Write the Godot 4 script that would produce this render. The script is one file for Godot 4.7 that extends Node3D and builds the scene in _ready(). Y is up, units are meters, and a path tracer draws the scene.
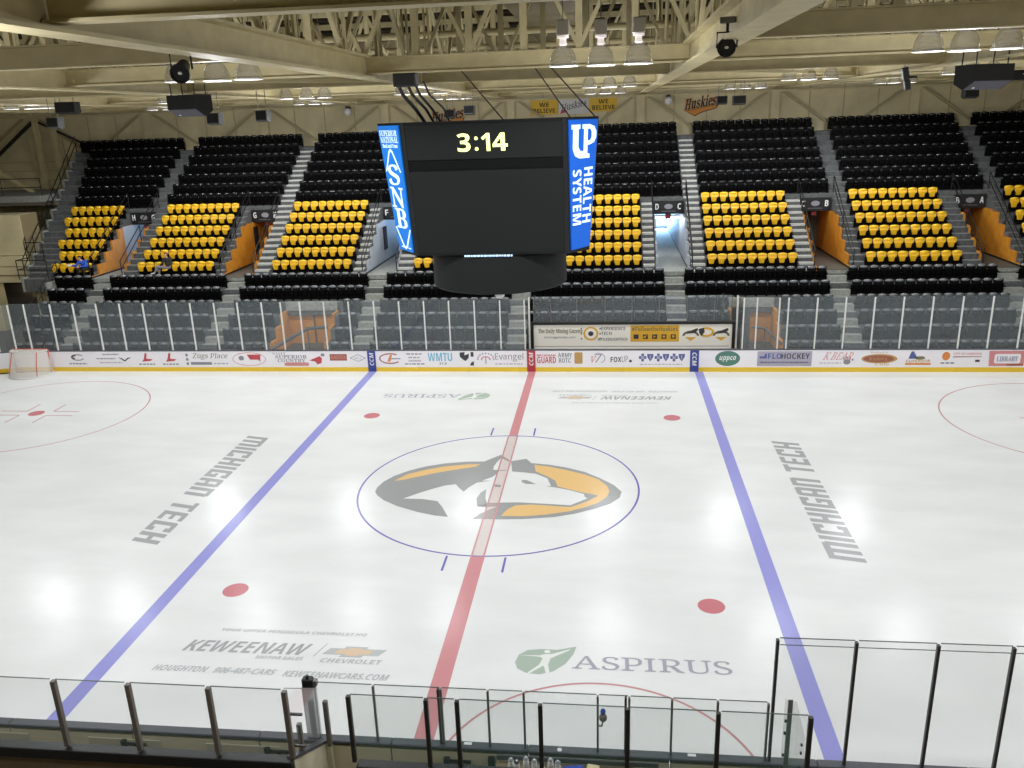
extends Node3D

# ---------------------------------------------------------------- mesh collector
class MB:
	var v := PackedVector3Array()
	var n := PackedVector3Array()
	func tri(a: Vector3, b: Vector3, c: Vector3) -> void:
		var k := (c - a).cross(b - a).normalized()
		v.append_array([a, b, c])
		n.append_array([k, k, k])
	func quad(a: Vector3, b: Vector3, c: Vector3, d: Vector3) -> void:
		tri(a, b, c)
		tri(a, c, d)
	func squad(a: Vector3, b: Vector3, c: Vector3, d: Vector3, na: Vector3, nb: Vector3, nc: Vector3, nd: Vector3) -> void:
		v.append_array([a, b, c, a, c, d])
		n.append_array([na, nb, nc, na, nc, nd])
	# a box with chamfered edges when bevel > 0
	func box(c: Vector3, s: Vector3, bas := Basis(), bevel := 0.0) -> void:
		var h := s * 0.5
		var g := bevel
		for ax in 3:
			for sg in [-1.0, 1.0]:
				var e := Vector3.ZERO
				var p := Vector3.ZERO
				var q := Vector3.ZERO
				e[ax] = sg
				p[(ax + 1) % 3] = 1.0
				q[(ax + 2) % 3] = 1.0
				var hp: float = h[(ax + 1) % 3] - g
				var hq: float = h[(ax + 2) % 3] - g
				var o: Vector3 = e * h[ax]
				var pts := [o - p * hp - q * hq, o - p * hp + q * hq, o + p * hp + q * hq, o + p * hp - q * hq]
				if sg < 0:
					pts.reverse()
				quad(c + bas * pts[0], c + bas * pts[1], c + bas * pts[2], c + bas * pts[3])
		if g > 0.0:
			for ax in 3:
				var b1 := (ax + 1) % 3
				var b2 := (ax + 2) % 3
				for s1 in [-1.0, 1.0]:
					for s2 in [-1.0, 1.0]:
						var p0 := Vector3.ZERO
						p0[b1] = s1 * h[b1]
						p0[b2] = s2 * (h[b2] - g)
						var p1 := Vector3.ZERO
						p1[b1] = s1 * (h[b1] - g)
						p1[b2] = s2 * h[b2]
						var a := Vector3.ZERO
						a[ax] = h[ax] - g
						var w := [p0 - a, p0 + a, p1 + a, p1 - a]
						if s1 * s2 < 0:
							w.reverse()
						quad(c + bas * w[0], c + bas * w[1], c + bas * w[2], c + bas * w[3])
			for sx in [-1.0, 1.0]:
				for sy in [-1.0, 1.0]:
					for sz in [-1.0, 1.0]:
						var t0 := Vector3(sx * h.x, sy * (h.y - g), sz * (h.z - g))
						var t1 := Vector3(sx * (h.x - g), sy * h.y, sz * (h.z - g))
						var t2 := Vector3(sx * (h.x - g), sy * (h.y - g), sz * h.z)
						if sx * sy * sz > 0:
							tri(c + bas * t0, c + bas * t2, c + bas * t1)
						else:
							tri(c + bas * t0, c + bas * t1, c + bas * t2)
	# box given by its two corners
	func span(a: Vector3, b: Vector3, bevel := 0.0) -> void:
		box((a + b) * 0.5, (b - a).abs(), Basis(), bevel)
	# straight bar of rectangular section from a to b
	func bar(a: Vector3, b: Vector3, w: float, hgt: float, up := Vector3.UP) -> void:
		var z := (b - a)
		var l := z.length()
		z = z / l
		var u := up
		if absf(z.dot(u)) > 0.98:
			u = Vector3.RIGHT
		var x := u.cross(z).normalized()
		var y := z.cross(x)
		box((a + b) * 0.5, Vector3(w, hgt, l), Basis(x, y, z))
	func tube(pts: Array, r: float, sides := 8, caps := true) -> void:
		var rings := []
		for i in pts.size():
			var d: Vector3
			if i == 0:
				d = pts[1] - pts[0]
			elif i == pts.size() - 1:
				d = pts[i] - pts[i - 1]
			else:
				d = (pts[i + 1] - pts[i]).normalized() + (pts[i] - pts[i - 1]).normalized()
			d = d.normalized()
			var u := Vector3.UP if absf(d.y) < 0.95 else Vector3.RIGHT
			var x := u.cross(d).normalized()
			var y := d.cross(x)
			var ring := []
			for k in sides:
				var t := TAU * k / sides
				ring.append(x * cos(t) + y * sin(t))
			rings.append(ring)
		for i in pts.size() - 1:
			for k in sides:
				var k2 := (k + 1) % sides
				var a: Vector3 = rings[i][k]
				var b: Vector3 = rings[i][k2]
				var c: Vector3 = rings[i + 1][k2]
				var d: Vector3 = rings[i + 1][k]
				squad(pts[i] + a * r, pts[i + 1] + d * r, pts[i + 1] + c * r, pts[i] + b * r, a, d, c, b)
		if caps:
			for k in sides:
				var k2 := (k + 1) % sides
				tri(pts[0], pts[0] + rings[0][k] * r, pts[0] + rings[0][k2] * r)
				var e: int = pts.size() - 1
				tri(pts[e], pts[e] + rings[e][k2] * r, pts[e] + rings[e][k] * r)
	# profile: [radius, height] pairs from bottom to top, turned round the y axis of xf
	func lathe(prof: Array, sides: int, xf := Transform3D(), from := 0.0, to := TAU) -> void:
		for i in prof.size() - 1:
			var r0: float = prof[i][0]
			var y0: float = prof[i][1]
			var r1: float = prof[i + 1][0]
			var y1: float = prof[i + 1][1]
			var nr := y1 - y0
			var ny := r0 - r1
			var l := sqrt(nr * nr + ny * ny)
			if l < 1e-7:
				continue
			nr /= l
			ny /= l
			for k in sides:
				var t0 := from + (to - from) * k / sides
				var t1 := from + (to - from) * (k + 1) / sides
				var c0 := Vector3(cos(t0), 0, sin(t0))
				var c1 := Vector3(cos(t1), 0, sin(t1))
				var n0 := xf.basis * (c0 * nr + Vector3.UP * ny)
				var n1 := xf.basis * (c1 * nr + Vector3.UP * ny)
				squad(xf * (c0 * r0 + Vector3.UP * y0), xf * (c1 * r0 + Vector3.UP * y0), xf * (c1 * r1 + Vector3.UP * y1), xf * (c0 * r1 + Vector3.UP * y1), n0, n1, n1, n0)
	# flat polygon in the xy plane of xf, facing its +z
	func flat(p: PackedVector2Array, xf: Transform3D, behind := false) -> void:
		var idx := Geometry2D.triangulate_polygon(p)
		var k := xf.basis.z.normalized()
		if behind:
			k = -k
		for i in range(0, idx.size(), 3):
			var a := p[idx[i]]
			var b := p[idx[i + 1]]
			var c := p[idx[i + 2]]
			if ((b - a).cross(c - a) > 0) != behind:
				var s := b
				b = c
				c = s
			v.append_array([xf * Vector3(a.x, a.y, 0), xf * Vector3(b.x, b.y, 0), xf * Vector3(c.x, c.y, 0)])
			n.append_array([k, k, k])
	# slab from z = 0 to z = depth of xf, its front edge chamfered
	func slab(p0: PackedVector2Array, depth: float, xf: Transform3D, bevel := 0.0, back := true) -> void:
		var p := p0.duplicate()
		var area := 0.0
		for i in p.size():
			area += p[i].cross(p[(i + 1) % p.size()])
		if area < 0:
			p.reverse()
		var front := inset(p, bevel) if bevel > 0.0 else p
		flat(front, xf * Transform3D(Basis(), Vector3(0, 0, depth)))
		if back:
			flat(p, xf, true)
		var m := p.size()
		for i in m:
			var j := (i + 1) % m
			var a := xf * Vector3(p[i].x, p[i].y, 0)
			var b := xf * Vector3(p[j].x, p[j].y, 0)
			var c := xf * Vector3(p[j].x, p[j].y, depth - bevel)
			var d := xf * Vector3(p[i].x, p[i].y, depth - bevel)
			quad(a, d, c, b)
			if bevel > 0.0:
				quad(d, xf * Vector3(front[i].x, front[i].y, depth), xf * Vector3(front[j].x, front[j].y, depth), c)
	func inset(p: PackedVector2Array, g: float) -> PackedVector2Array:
		var out := PackedVector2Array()
		var m := p.size()
		for i in m:
			var a := (p[i] - p[(i + m - 1) % m]).normalized()
			var b := (p[(i + 1) % m] - p[i]).normalized()
			var na := Vector2(-a.y, a.x)
			var nb := Vector2(-b.y, b.x)
			var w := (na + nb)
			w = w / maxf(0.3, w.length_squared() * 0.5)
			out.append(p[i] + w * g)
		return out
	func ball(c: Vector3, r: Vector3, sides := 12, rows := 8, bas := Basis()) -> void:
		for i in rows:
			var a0 := PI * i / rows - PI / 2
			var a1 := PI * (i + 1) / rows - PI / 2
			for k in sides:
				var t0 := TAU * k / sides
				var t1 := TAU * (k + 1) / sides
				var q := [Vector3(cos(a0) * cos(t0), sin(a0), cos(a0) * sin(t0)), Vector3(cos(a0) * cos(t1), sin(a0), cos(a0) * sin(t1)), Vector3(cos(a1) * cos(t1), sin(a1), cos(a1) * sin(t1)), Vector3(cos(a1) * cos(t0), sin(a1), cos(a1) * sin(t0))]
				squad(c + bas * (q[0] * r), c + bas * (q[1] * r), c + bas * (q[2] * r), c + bas * (q[3] * r), bas * q[0], bas * q[1], bas * q[2], bas * q[3])
	func join(o: MB, xf := Transform3D()) -> void:
		for i in o.v.size():
			v.append(xf * o.v[i])
			n.append((xf.basis * o.n[i]).normalized())
	func mesh() -> ArrayMesh:
		return into(ArrayMesh.new())
	func into(am: ArrayMesh) -> ArrayMesh:
		var arr := []
		arr.resize(Mesh.ARRAY_MAX)
		arr[Mesh.ARRAY_VERTEX] = v
		arr[Mesh.ARRAY_NORMAL] = n
		am.add_surface_from_arrays(Mesh.PRIMITIVE_TRIANGLES, arr)
		return am

# ---------------------------------------------------------------- materials
var M := {}

func C(r: int, g: int, b: int, a := 1.0) -> Color:
	return Color(r / 255.0, g / 255.0, b / 255.0, a)

func mat(key: String, c: Color, rough := 0.6, metal := 0.0, spec := 0.5) -> StandardMaterial3D:
	var m := StandardMaterial3D.new()
	m.resource_name = key
	m.albedo_color = c
	m.roughness = rough
	m.metallic = metal
	m.metallic_specular = spec
	M[key] = m
	return m

func noise_tex(freq: float, lo: Color, hi: Color, sd: int, size := 512, oct := 5) -> NoiseTexture2D:
	var f := FastNoiseLite.new()
	f.noise_type = FastNoiseLite.TYPE_SIMPLEX_SMOOTH
	f.frequency = freq
	f.fractal_octaves = oct
	f.seed = sd
	var t := NoiseTexture2D.new()
	t.width = size
	t.height = size
	t.seamless = true
	t.noise = f
	var g := Gradient.new()
	g.set_color(0, lo)
	g.set_color(1, hi)
	t.color_ramp = g
	return t

func grained(m: StandardMaterial3D, freq: float, dark: float, sd: int, scale := 0.4) -> void:
	m.albedo_texture = noise_tex(freq, Color(dark, dark, dark), Color.WHITE, sd)
	m.uv1_triplanar = true
	m.uv1_world_triplanar = true
	m.uv1_scale = Vector3(scale, scale, scale)

func glassy(key: String, c: Color, rough := 0.05, spec := 0.5) -> StandardMaterial3D:
	var m := mat(key, c, rough, 0.0, spec)
	m.transparency = BaseMaterial3D.TRANSPARENCY_ALPHA
	return m

func glow(key: String, c: Color, e: float) -> StandardMaterial3D:
	var m := mat(key, c, 0.5)
	m.emission_enabled = true
	m.emission = c
	m.emission_energy_multiplier = e
	return m

# ---------------------------------------------------------------- nodes
var used := {}

func numbered(s: String) -> String:
	var k: int = used.get(s, 0)
	used[s] = k + 1
	return s if k == 0 else "%s_%03d" % [s, k]

func metas(o: Node3D, label: String, category := "", group := "", kind := "") -> void:
	if label:
		o.set_meta("label", label)
	if category:
		o.set_meta("category", category)
	if group:
		o.set_meta("group", group)
	if kind:
		o.set_meta("kind", kind)

func thing(called: String, label: String, category: String, group := "", at := Vector3.ZERO, turn := 0.0) -> Node3D:
	var o := Node3D.new()
	o.name = numbered(called)
	add_child(o)
	o.position = at
	o.rotation.y = turn
	metas(o, label, category, group)
	return o

func part(called: String, mesh: Mesh, m: Material, parent: Node3D, at := Vector3.ZERO, bas := Basis()) -> MeshInstance3D:
	var o := MeshInstance3D.new()
	o.name = called
	o.mesh = mesh
	o.transform = Transform3D(bas, at)
	if m:
		o.material_override = null
		for i in mesh.get_surface_count():
			o.set_surface_override_material(i, m)
	parent.add_child(o, true)
	return o

func single(called: String, mesh: Mesh, m: Material, label: String, category: String, group := "") -> MeshInstance3D:
	var o := part(numbered(called), mesh, m, self)
	metas(o, label, category, group)
	return o

func struct(called: String, mesh: Mesh, m: Material) -> MeshInstance3D:
	var o := part(called, mesh, m, self)
	o.set_meta("kind", "structure")
	return o

func boxmesh(a: Vector3, b: Vector3, bevel := 0.0) -> ArrayMesh:
	var k := MB.new()
	k.span(a, b, bevel)
	return k.mesh()

func poly(nums: Array) -> PackedVector2Array:
	var p := PackedVector2Array()
	for i in range(0, nums.size(), 2):
		p.append(Vector2(nums[i], nums[i + 1]))
	return p

func ellipse(cx: float, cy: float, rx: float, ry: float, n := 28) -> PackedVector2Array:
	var p := PackedVector2Array()
	for i in n:
		var t := TAU * i / n
		p.append(Vector2(cx + rx * cos(t), cy + ry * sin(t)))
	return p

func rounded(w: float, h: float, r: float, seg := 3) -> PackedVector2Array:
	var p := PackedVector2Array()
	var cs := [Vector2(w / 2 - r, h / 2 - r), Vector2(-w / 2 + r, h / 2 - r), Vector2(-w / 2 + r, -h / 2 + r), Vector2(w / 2 - r, -h / 2 + r)]
	for q in 4:
		for i in seg + 1:
			var t := PI / 2 * (q + float(i) / seg)
			p.append(cs[q] + Vector2(cos(t), sin(t)) * r)
	return p

# ---------------------------------------------------------------- lettering
var fonts := {}

func font(kind: String) -> Font:
	if not fonts.has(kind):
		var f := SystemFont.new()
		f.font_names = PackedStringArray(["Droid Serif" if kind.begins_with("serif") else "Droid Sans"])
		f.font_weight = 700 if kind.ends_with("bold") else 400
		fonts[kind] = f
	return fonts[kind]

# letters in the xy plane, front +z, centred on the origin; h <= 0 keeps the letters' own aspect
func letters(txt: String, w: float, h: float, kind := "sans_bold", shear := 0.0, depth := 0.003) -> ArrayMesh:
	var tm := TextMesh.new()
	tm.text = txt
	tm.font = font(kind)
	tm.font_size = 32
	tm.depth = 0.05
	tm.pixel_size = 0.02
	tm.curve_step = 2.0
	var am := ArrayMesh.new()
	var lo := Vector3(1e9, 1e9, 1e9)
	var hi := -lo
	var sets := []
	for s in tm.get_surface_count():
		var arr := tm.surface_get_arrays(s)
		sets.append(arr)
		for p in arr[Mesh.ARRAY_VERTEX]:
			lo = lo.min(p)
			hi = hi.max(p)
	if sets.is_empty():
		return am
	var size := hi - lo
	var sx := w / size.x
	var sy := h / size.y if h > 0 else sx
	var sz := depth / maxf(size.z, 1e-5)
	var c := (lo + hi) * 0.5
	for arr in sets:
		var vs: PackedVector3Array = arr[Mesh.ARRAY_VERTEX]
		var ns: PackedVector3Array = arr[Mesh.ARRAY_NORMAL]
		for i in vs.size():
			var q := vs[i] - c
			q = Vector3(q.x * sx, q.y * sy, q.z * sz)
			q.x += q.y * shear
			vs[i] = q
		var out := []
		out.resize(Mesh.ARRAY_MAX)
		out[Mesh.ARRAY_VERTEX] = vs
		out[Mesh.ARRAY_NORMAL] = ns
		out[Mesh.ARRAY_INDEX] = arr[Mesh.ARRAY_INDEX]
		am.add_surface_from_arrays(Mesh.PRIMITIVE_TRIANGLES, out)
	return am

# ---------------------------------------------------------------- figures of the place
const FAR := -12.954          # face of the far boards
const NEAR := 12.954          # face of the near boards
const H0 := 12.62             # underside of the roof girders
const WALL_Z := -31.7         # back wall
const FRAMES := [-36.1, -27.6, -19.3, -11.0, -2.7, 5.6, 13.9, 22.2, 30.5]
const BEAMS := [22.4, 15.4, 9.0, 2.4, -4.4, -13.4, -18.4, -25.4]
const VOM := [-25.25, -17.35, -9.05, -1.0, 7.05, 15.3, 23.65]
const LETTER := ["H", "G", "F", "E", "D", "B", "A"]

func zk(k: int) -> float:
	return -15.3 - 0.87 * k

func top(k: int) -> float:
	return 0.85 + 0.565 * k if k <= 12 else 7.63 + 0.548 * (k - 12)

func fl(k: int) -> float:
	return top(k) - 0.8

func left_end(k: int) -> float:
	return -28.1 if k < 6 else -28.67 - 0.21 * (k - 6) - 0.03 * maxi(0, k - 11)

# width of the stair up the left end
func stair_out(k: int) -> float:
	return 1.55 - 0.05 * (k - 6)

func _ready() -> void:
	set_camera()
	set_materials()
	build_shell()
	build_ceiling()
	build_ice()
	build_far_boards()
	build_far_glass()
	build_penalty_box()
	build_stand()
	build_seats()
	build_vomitories()
	build_rails()
	build_left_end()
	build_scoreboard()
	build_lamps()
	build_hung_things()
	build_wall_signs()
	build_near_side()
	build_goal()
	build_people()

func set_camera() -> void:
	var cam := Camera3D.new()
	cam.name = "camera"
	cam.fov = 49.28
	cam.near = 0.1
	cam.far = 200.0
	cam.transform = Transform3D(Basis(Vector3(0.99354, -0.0323, -0.10879), Vector3(-0.00254, 0.95205, -0.30592), Vector3(0.11345, 0.30422, 0.94582)).orthonormalized(), Vector3(3.5625, 11.5692, 24.950))
	add_child(cam)
	var we := WorldEnvironment.new()
	we.name = "environment"
	var e := Environment.new()
	e.background_mode = Environment.BG_COLOR
	e.background_color = Color(0.75, 0.85, 1.0)
	e.background_energy_multiplier = 1.0
	e.tonemap_mode = Environment.TONE_MAPPER_LINEAR
	e.tonemap_exposure = EXPOSURE
	e.sdfgi_enabled = true
	e.ssao_enabled = true
	e.ssil_enabled = true
	we.environment = e
	add_child(we)

const EXPOSURE := 1.0
const LAMP_ENERGY := 6.9
const FILL_ENERGY := 5.0

func set_materials() -> void:
	var ice := mat("ice", C(243, 244, 243), 0.19, 0.0, 0.17)
	ice.albedo_texture = noise_tex(0.004, C(243, 243, 243), C(255, 255, 255), 3, 1024, 6)
	ice.uv1_triplanar = true
	ice.uv1_world_triplanar = true
	ice.uv1_scale = Vector3(0.05, 0.05, 0.12)
	ice.normal_enabled = true
	var rip := noise_tex(0.03, Color.BLACK, Color.WHITE, 8, 512, 3)
	rip.color_ramp = null
	rip.as_normal_map = true
	rip.bump_strength = 3.0
	ice.normal_texture = rip
	ice.normal_scale = 0.035
	for p in [["ice_blue", C(158, 158, 222)], ["ice_red", C(212, 146, 150)], ["ice_thin_blue", C(118, 112, 186)], ["ice_thin_red", C(206, 150, 152)], ["ice_grey", C(165, 166, 166)], ["ice_gold", C(240, 200, 138)], ["ice_dot", C(208, 130, 137)], ["ice_letters", C(176, 177, 179)], ["ice_violet", C(176, 173, 186)], ["ice_sage", C(180, 195, 181)], ["ice_faint", C(194, 197, 199)], ["ice_copper", C(226, 200, 170)], ["ice_white", C(240, 241, 237)]]:
		mat(p[0], p[1], 0.19, 0.0, 0.17)
	var pale := mat("ice_pink", C(226, 190, 184, 0.3), 0.3)
	pale.transparency = BaseMaterial3D.TRANSPARENCY_ALPHA
	grained(mat("concrete", C(168, 170, 162), 0.85), 0.02, 0.8, 11)
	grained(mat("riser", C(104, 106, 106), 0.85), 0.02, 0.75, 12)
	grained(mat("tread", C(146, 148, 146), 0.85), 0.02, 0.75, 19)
	grained(mat("nosing", C(248, 247, 240), 0.7), 0.05, 0.55, 13, 1.0)
	grained(mat("wall_beige", C(222, 208, 166), 0.7), 0.006, 0.88, 14, 0.15)
	grained(mat("steel_beige", C(212, 198, 152), 0.55), 0.01, 0.9, 15, 0.3)
	mat("duct", C(116, 106, 78), 0.7)
	mat("steel_shade", C(170, 158, 122), 0.6)
	grained(mat("deck", C(84, 76, 60), 0.8), 0.02, 0.75, 16)
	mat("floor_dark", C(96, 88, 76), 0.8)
	mat("recess", C(60, 52, 44), 0.8)
	grained(mat("orange", C(222, 148, 46), 0.5), 0.01, 0.88, 17, 0.3)
	grained(mat("pale_blue", C(196, 200, 208), 0.5), 0.03, 0.8, 18, 0.6)
	mat("black", C(22, 22, 24), 0.45)
	mat("black_matt", C(16, 16, 17), 0.8)
	mat("rail", C(20, 20, 20), 0.4)
	mat("yellow_seat", C(240, 186, 32), 0.38)
	mat("yellow_lip_lit", C(252, 206, 48), 0.3)  # paler copy of the seat yellow, lamp light painted on the tops
	mat("black_seat", C(8, 8, 10), 0.5, 0.0, 0.2)
	mat("black_lip_lit", C(24, 25, 29), 0.22, 0.0, 0.7)  # lighter than the black shell, puts lamp highlights on the tops
	mat("black_glint", C(116, 118, 122), 0.24, 0.0, 0.7)  # grey lip paints lamp glints on the lower tier's seat tops
	mat("shaded_brown", C(132, 118, 86), 0.7)  # darkened wall colour that holds the shade of the block's side
	mat("seat_iron_shade", C(14, 11, 11), 0.6, 0.0, 0.2)
	mat("board_white", C(248, 244, 250), 0.35)
	mat("kick_yellow", C(238, 200, 52), 0.35)
	mat("cap_dark", C(70, 72, 80), 0.4)
	mat("post_white", C(226, 226, 222), 0.4)
	mat("post_dark", C(62, 60, 58), 0.45)
	mat("post_grey", C(120, 120, 116), 0.4, 0.4)
	glassy("far_glass", C(176, 190, 196, 0.17), 0.05)
	glassy("near_glass", C(140, 212, 204, 0.13), 0.05)
	glassy("clear_glass", C(190, 205, 205, 0.12), 0.05)
	mat("glass_edge", C(92, 108, 104), 0.3)
	mat("ink", C(58, 58, 64), 0.5)
	mat("ink_soft", C(140, 140, 148), 0.5)
	mat("white", C(240, 240, 240), 0.5)
	mat("gold", C(232, 178, 52), 0.5)
	mat("banner_gold", C(226, 184, 60), 0.7)
	mat("banner_white", C(212, 210, 208), 0.7)
	mat("sign_white", C(252, 246, 234), 0.5)
	mat("grey_dark", C(74, 76, 78), 0.6)
	mat("line_red", C(186, 62, 72), 0.35)
	mat("line_blue", C(58, 72, 150), 0.35)
	mat("screen", C(32, 34, 34), 0.7, 0.0, 0.3)
	mat("bench_cream", C(214, 208, 180), 0.6)
	mat("bench_plate", C(190, 188, 166), 0.6)
	mat("bench_brown", C(112, 96, 72), 0.7)
	mat("post_taupe", C(112, 104, 98), 0.45)
	mat("post_black", C(48, 46, 44), 0.45)
	mat("pad_lilac", C(186, 184, 194), 0.6)
	glassy("bench_glass", C(170, 214, 218, 0.12), 0.05)
	glassy("tall_glass", C(196, 218, 220, 0.12), 0.05)
	mat("screen_dark", C(8, 9, 10), 0.6, 0.0, 0.3)

# ---------------------------------------------------------------- building shell
func build_shell() -> void:
	struct("floor", boxmesh(Vector3(-44, -0.4, -38), Vector3(40, -0.05, 36)), M.floor_dark)
	struct("wall_north", boxmesh(Vector3(-44, 9.3, WALL_Z - 0.3), Vector3(40, 17.2, WALL_Z)), M.wall_beige)
	var left_back := struct("wall_north_low", boxmesh(Vector3(-44, -0.1, WALL_Z - 0.3), Vector3(-32.2, 9.3, WALL_Z)), M.wall_beige)
	struct("wall_west", boxmesh(Vector3(-44.3, -0.4, -38), Vector3(-44, 17.2, 36)), M.wall_beige)
	struct("wall_east", boxmesh(Vector3(40, -0.4, -38), Vector3(40.3, 17.2, 36)), M.wall_beige)
	struct("wall_south", boxmesh(Vector3(-44, -0.4, 36), Vector3(40, 17.2, 36.3)), M.wall_beige)
	struct("wall_outer", boxmesh(Vector3(-44, -0.4, -38.3), Vector3(40, 9.6, -38)), M.wall_beige)
	struct("ceiling_concourse", boxmesh(Vector3(-32.2, 5.88, -38), Vector3(40, 6.1, -26.2)), M.wall_beige)
	struct("floor_concourse", boxmesh(Vector3(-28.6, 3.2, -38), Vector3(40, 3.42, -20.02)), M.concrete)
	# seams, pilasters and braces of the back wall
	var wall: Node3D = get_node("wall_north")
	for x in FRAMES:
		var p := MB.new()
		p.span(Vector3(x - 0.16, 9.3, WALL_Z), Vector3(x + 0.16, 12.9, WALL_Z + 0.18))
		p.span(Vector3(x - 0.26, 9.3, WALL_Z + 0.18), Vector3(x + 0.26, 12.9, WALL_Z + 0.22))
		part("wall_column", p.mesh(), M.wall_beige, wall)
		for s in [-1.0, 1.0]:
			var b := MB.new()
			b.bar(Vector3(x + s * 0.5, 12.5, WALL_Z + 0.12), Vector3(x + s * 3.4, 10.5, WALL_Z + 0.12), 0.14, 0.14)
			part("wall_brace", b.mesh(), M.steel_shade, wall)
		for d in [2.1, 4.15, 6.2]:
			part("wall_seam", boxmesh(Vector3(x + d - 0.025, 9.3, WALL_Z), Vector3(x + d + 0.025, 12.9, WALL_Z + 0.03)), M.steel_shade, wall)
	part("wall_rail", boxmesh(Vector3(-44, 12.5, WALL_Z), Vector3(40, 12.62, WALL_Z + 0.25)), M.steel_beige, wall)

func ibeam(l: float, hgt: float, w: float, t: float, along_x: bool) -> ArrayMesh:
	# its underside at y = 0, centred on the origin
	var k := MB.new()
	if along_x:
		k.span(Vector3(-l / 2, 0, -w / 2), Vector3(l / 2, t, w / 2))
		k.span(Vector3(-l / 2, t, -t / 2), Vector3(l / 2, hgt - t, t / 2))
		k.span(Vector3(-l / 2, hgt - t, -w / 2), Vector3(l / 2, hgt, w / 2))
	else:
		k.span(Vector3(-w / 2, 0, -l / 2), Vector3(w / 2, t, l / 2))
		k.span(Vector3(-t / 2, t, -l / 2), Vector3(t / 2, hgt - t, l / 2))
		k.span(Vector3(-w / 2, hgt - t, -l / 2), Vector3(w / 2, hgt, l / 2))
	return k.mesh()

func build_ceiling() -> void:
	var roof := Node3D.new()
	roof.name = "ceiling"
	roof.set_meta("kind", "structure")
	add_child(roof)
	part("roof_deck", boxmesh(Vector3(-44, 16.6, -38), Vector3(40, 17.0, 36)), M.deck, roof)
	var pur := ibeam(84.0, 0.3, 0.16, 0.03, true)
	for i in 22:
		part("purlin", pur, M.deck, roof, Vector3(-2, 16.28, 33.0 - 3.0 * i))
	var long := 32.0 - WALL_Z
	var gird := ibeam(long, 0.55, 0.46, 0.05, false)
	for x in FRAMES:
		var g := part("girder", gird, M.steel_beige, roof, Vector3(x, H0, (32.0 + WALL_Z) / 2))
		# lattice between the girder and the roof
		var st := MB.new()
		st.bar(Vector3(-0.01, 0, 0), Vector3(0.01, 0, 0), 0.01, 0.01)
		for i in 19:
			var z: float = 31.0 - 3.35 * i - (32.0 + WALL_Z) / 2
			var m := MB.new()
			m.bar(Vector3(-0.07, 0.55, z), Vector3(-0.07, 3.7, z), 0.05, 0.16, Vector3.BACK)
			m.bar(Vector3(0.07, 0.55, z), Vector3(0.07, 3.7, z), 0.05, 0.16, Vector3.BACK)
			part("post", m.mesh(), M.steel_beige, g)
			if i < 18:
				var q := MB.new()
				var up := i % 2 == 0
				q.bar(Vector3(0, 0.55 if up else 3.7, z), Vector3(0, 3.7 if up else 0.55, z - 3.35), 0.1, 0.12)
				part("diagonal", q.mesh(), M.steel_beige, g)
	# one truss for a bay 8.3 m wide, then copies
	var w := 8.3
	var proto := Node3D.new()
	proto.name = "roof_truss"
	roof.add_child(proto)
	part("bottom_chord", ibeam(w - 0.1, 0.42, 0.3, 0.035, true), M.steel_beige, proto)
	part("top_chord", boxmesh(Vector3(-w / 2, 3.2, -0.11), Vector3(w / 2, 3.42, 0.11)), M.steel_beige, proto)
	for i in 5:
		var x := -w / 2 + w / 6 * (i + 1)
		var v := MB.new()
		v.bar(Vector3(x, 0.42, -0.08), Vector3(x, 3.2, -0.08), 0.17, 0.04, Vector3.BACK)
		v.bar(Vector3(x, 0.42, 0.08), Vector3(x, 3.2, 0.08), 0.17, 0.04, Vector3.BACK)
		part("web_post", v.mesh(), M.steel_beige, proto)
	for i in 6:
		var x0 := -w / 2 + w / 6 * i
		var x1 := x0 + w / 6
		var up := i % 2 == 0
		var v := MB.new()
		v.bar(Vector3(x0, 0.42 if up else 3.2, 0), Vector3(x1, 3.2 if up else 0.42, 0), 0.1, 0.13, Vector3.BACK)
		part("web_diagonal", v.mesh(), M.steel_beige, proto)
	var first := true
	for z in BEAMS:
		for i in FRAMES.size() - 1:
			if i == 4 and z == 9.0:
				continue   # the centre bay has no beam here
			var x: float = (FRAMES[i] + FRAMES[i + 1]) / 2
			var t: Node3D = proto
			if not first:
				t = proto.duplicate()
				t.name = "roof_truss"
				roof.add_child(t, true)
			first = false
			t.position = Vector3(x, H0 + 0.1, z)
	# wind braces on the underside, a duct and long pipes
	for i in FRAMES.size() - 1:
		for j in BEAMS.size() - 1:
			if (i + j) % 3 != 0 or (i == 4 and j < 3):
				continue
			var b := MB.new()
			b.bar(Vector3(FRAMES[i] + 0.2, H0 + 0.22, BEAMS[j]), Vector3(FRAMES[i + 1] - 0.2, H0 + 0.22, BEAMS[j + 1]), 0.12, 0.1)
			part("wind_brace", b.mesh(), M.steel_beige, roof)
	part("duct", boxmesh(Vector3(0.2, 15.0, -30.0), Vector3(2.6, 16.2, 20.0)), M.duct, roof)
	for z in [-8.0, -14.6, -21.5]:
		var pp := MB.new()
		pp.tube([Vector3(-40, 14.55, z), Vector3(36, 14.55, z)], 0.12, 10)
		part("pipe", pp.mesh(), M.steel_beige, roof)

# ---------------------------------------------------------------- ice and its paint
const PAINT := Basis(Vector3(1, 0, 0), Vector3(0, 0, -1), Vector3(0, 1, 0))   # a drawing's y runs away from the camera, its face is up

func paint(called: String, p: PackedVector2Array, m: Material, y: float, parent: Node3D) -> MeshInstance3D:
	# p holds x, z of the ice
	var q := PackedVector2Array()
	for a in p:
		q.append(Vector2(a.x, -a.y))
	var k := MB.new()
	k.flat(q, Transform3D(PAINT, Vector3(0, y, 0)))
	return part(called, k.mesh(), m, parent)

func strip(x0: float, x1: float, z0: float, z1: float) -> PackedVector2Array:
	return poly([x0, z0, x1, z0, x1, z1, x0, z1])

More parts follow.
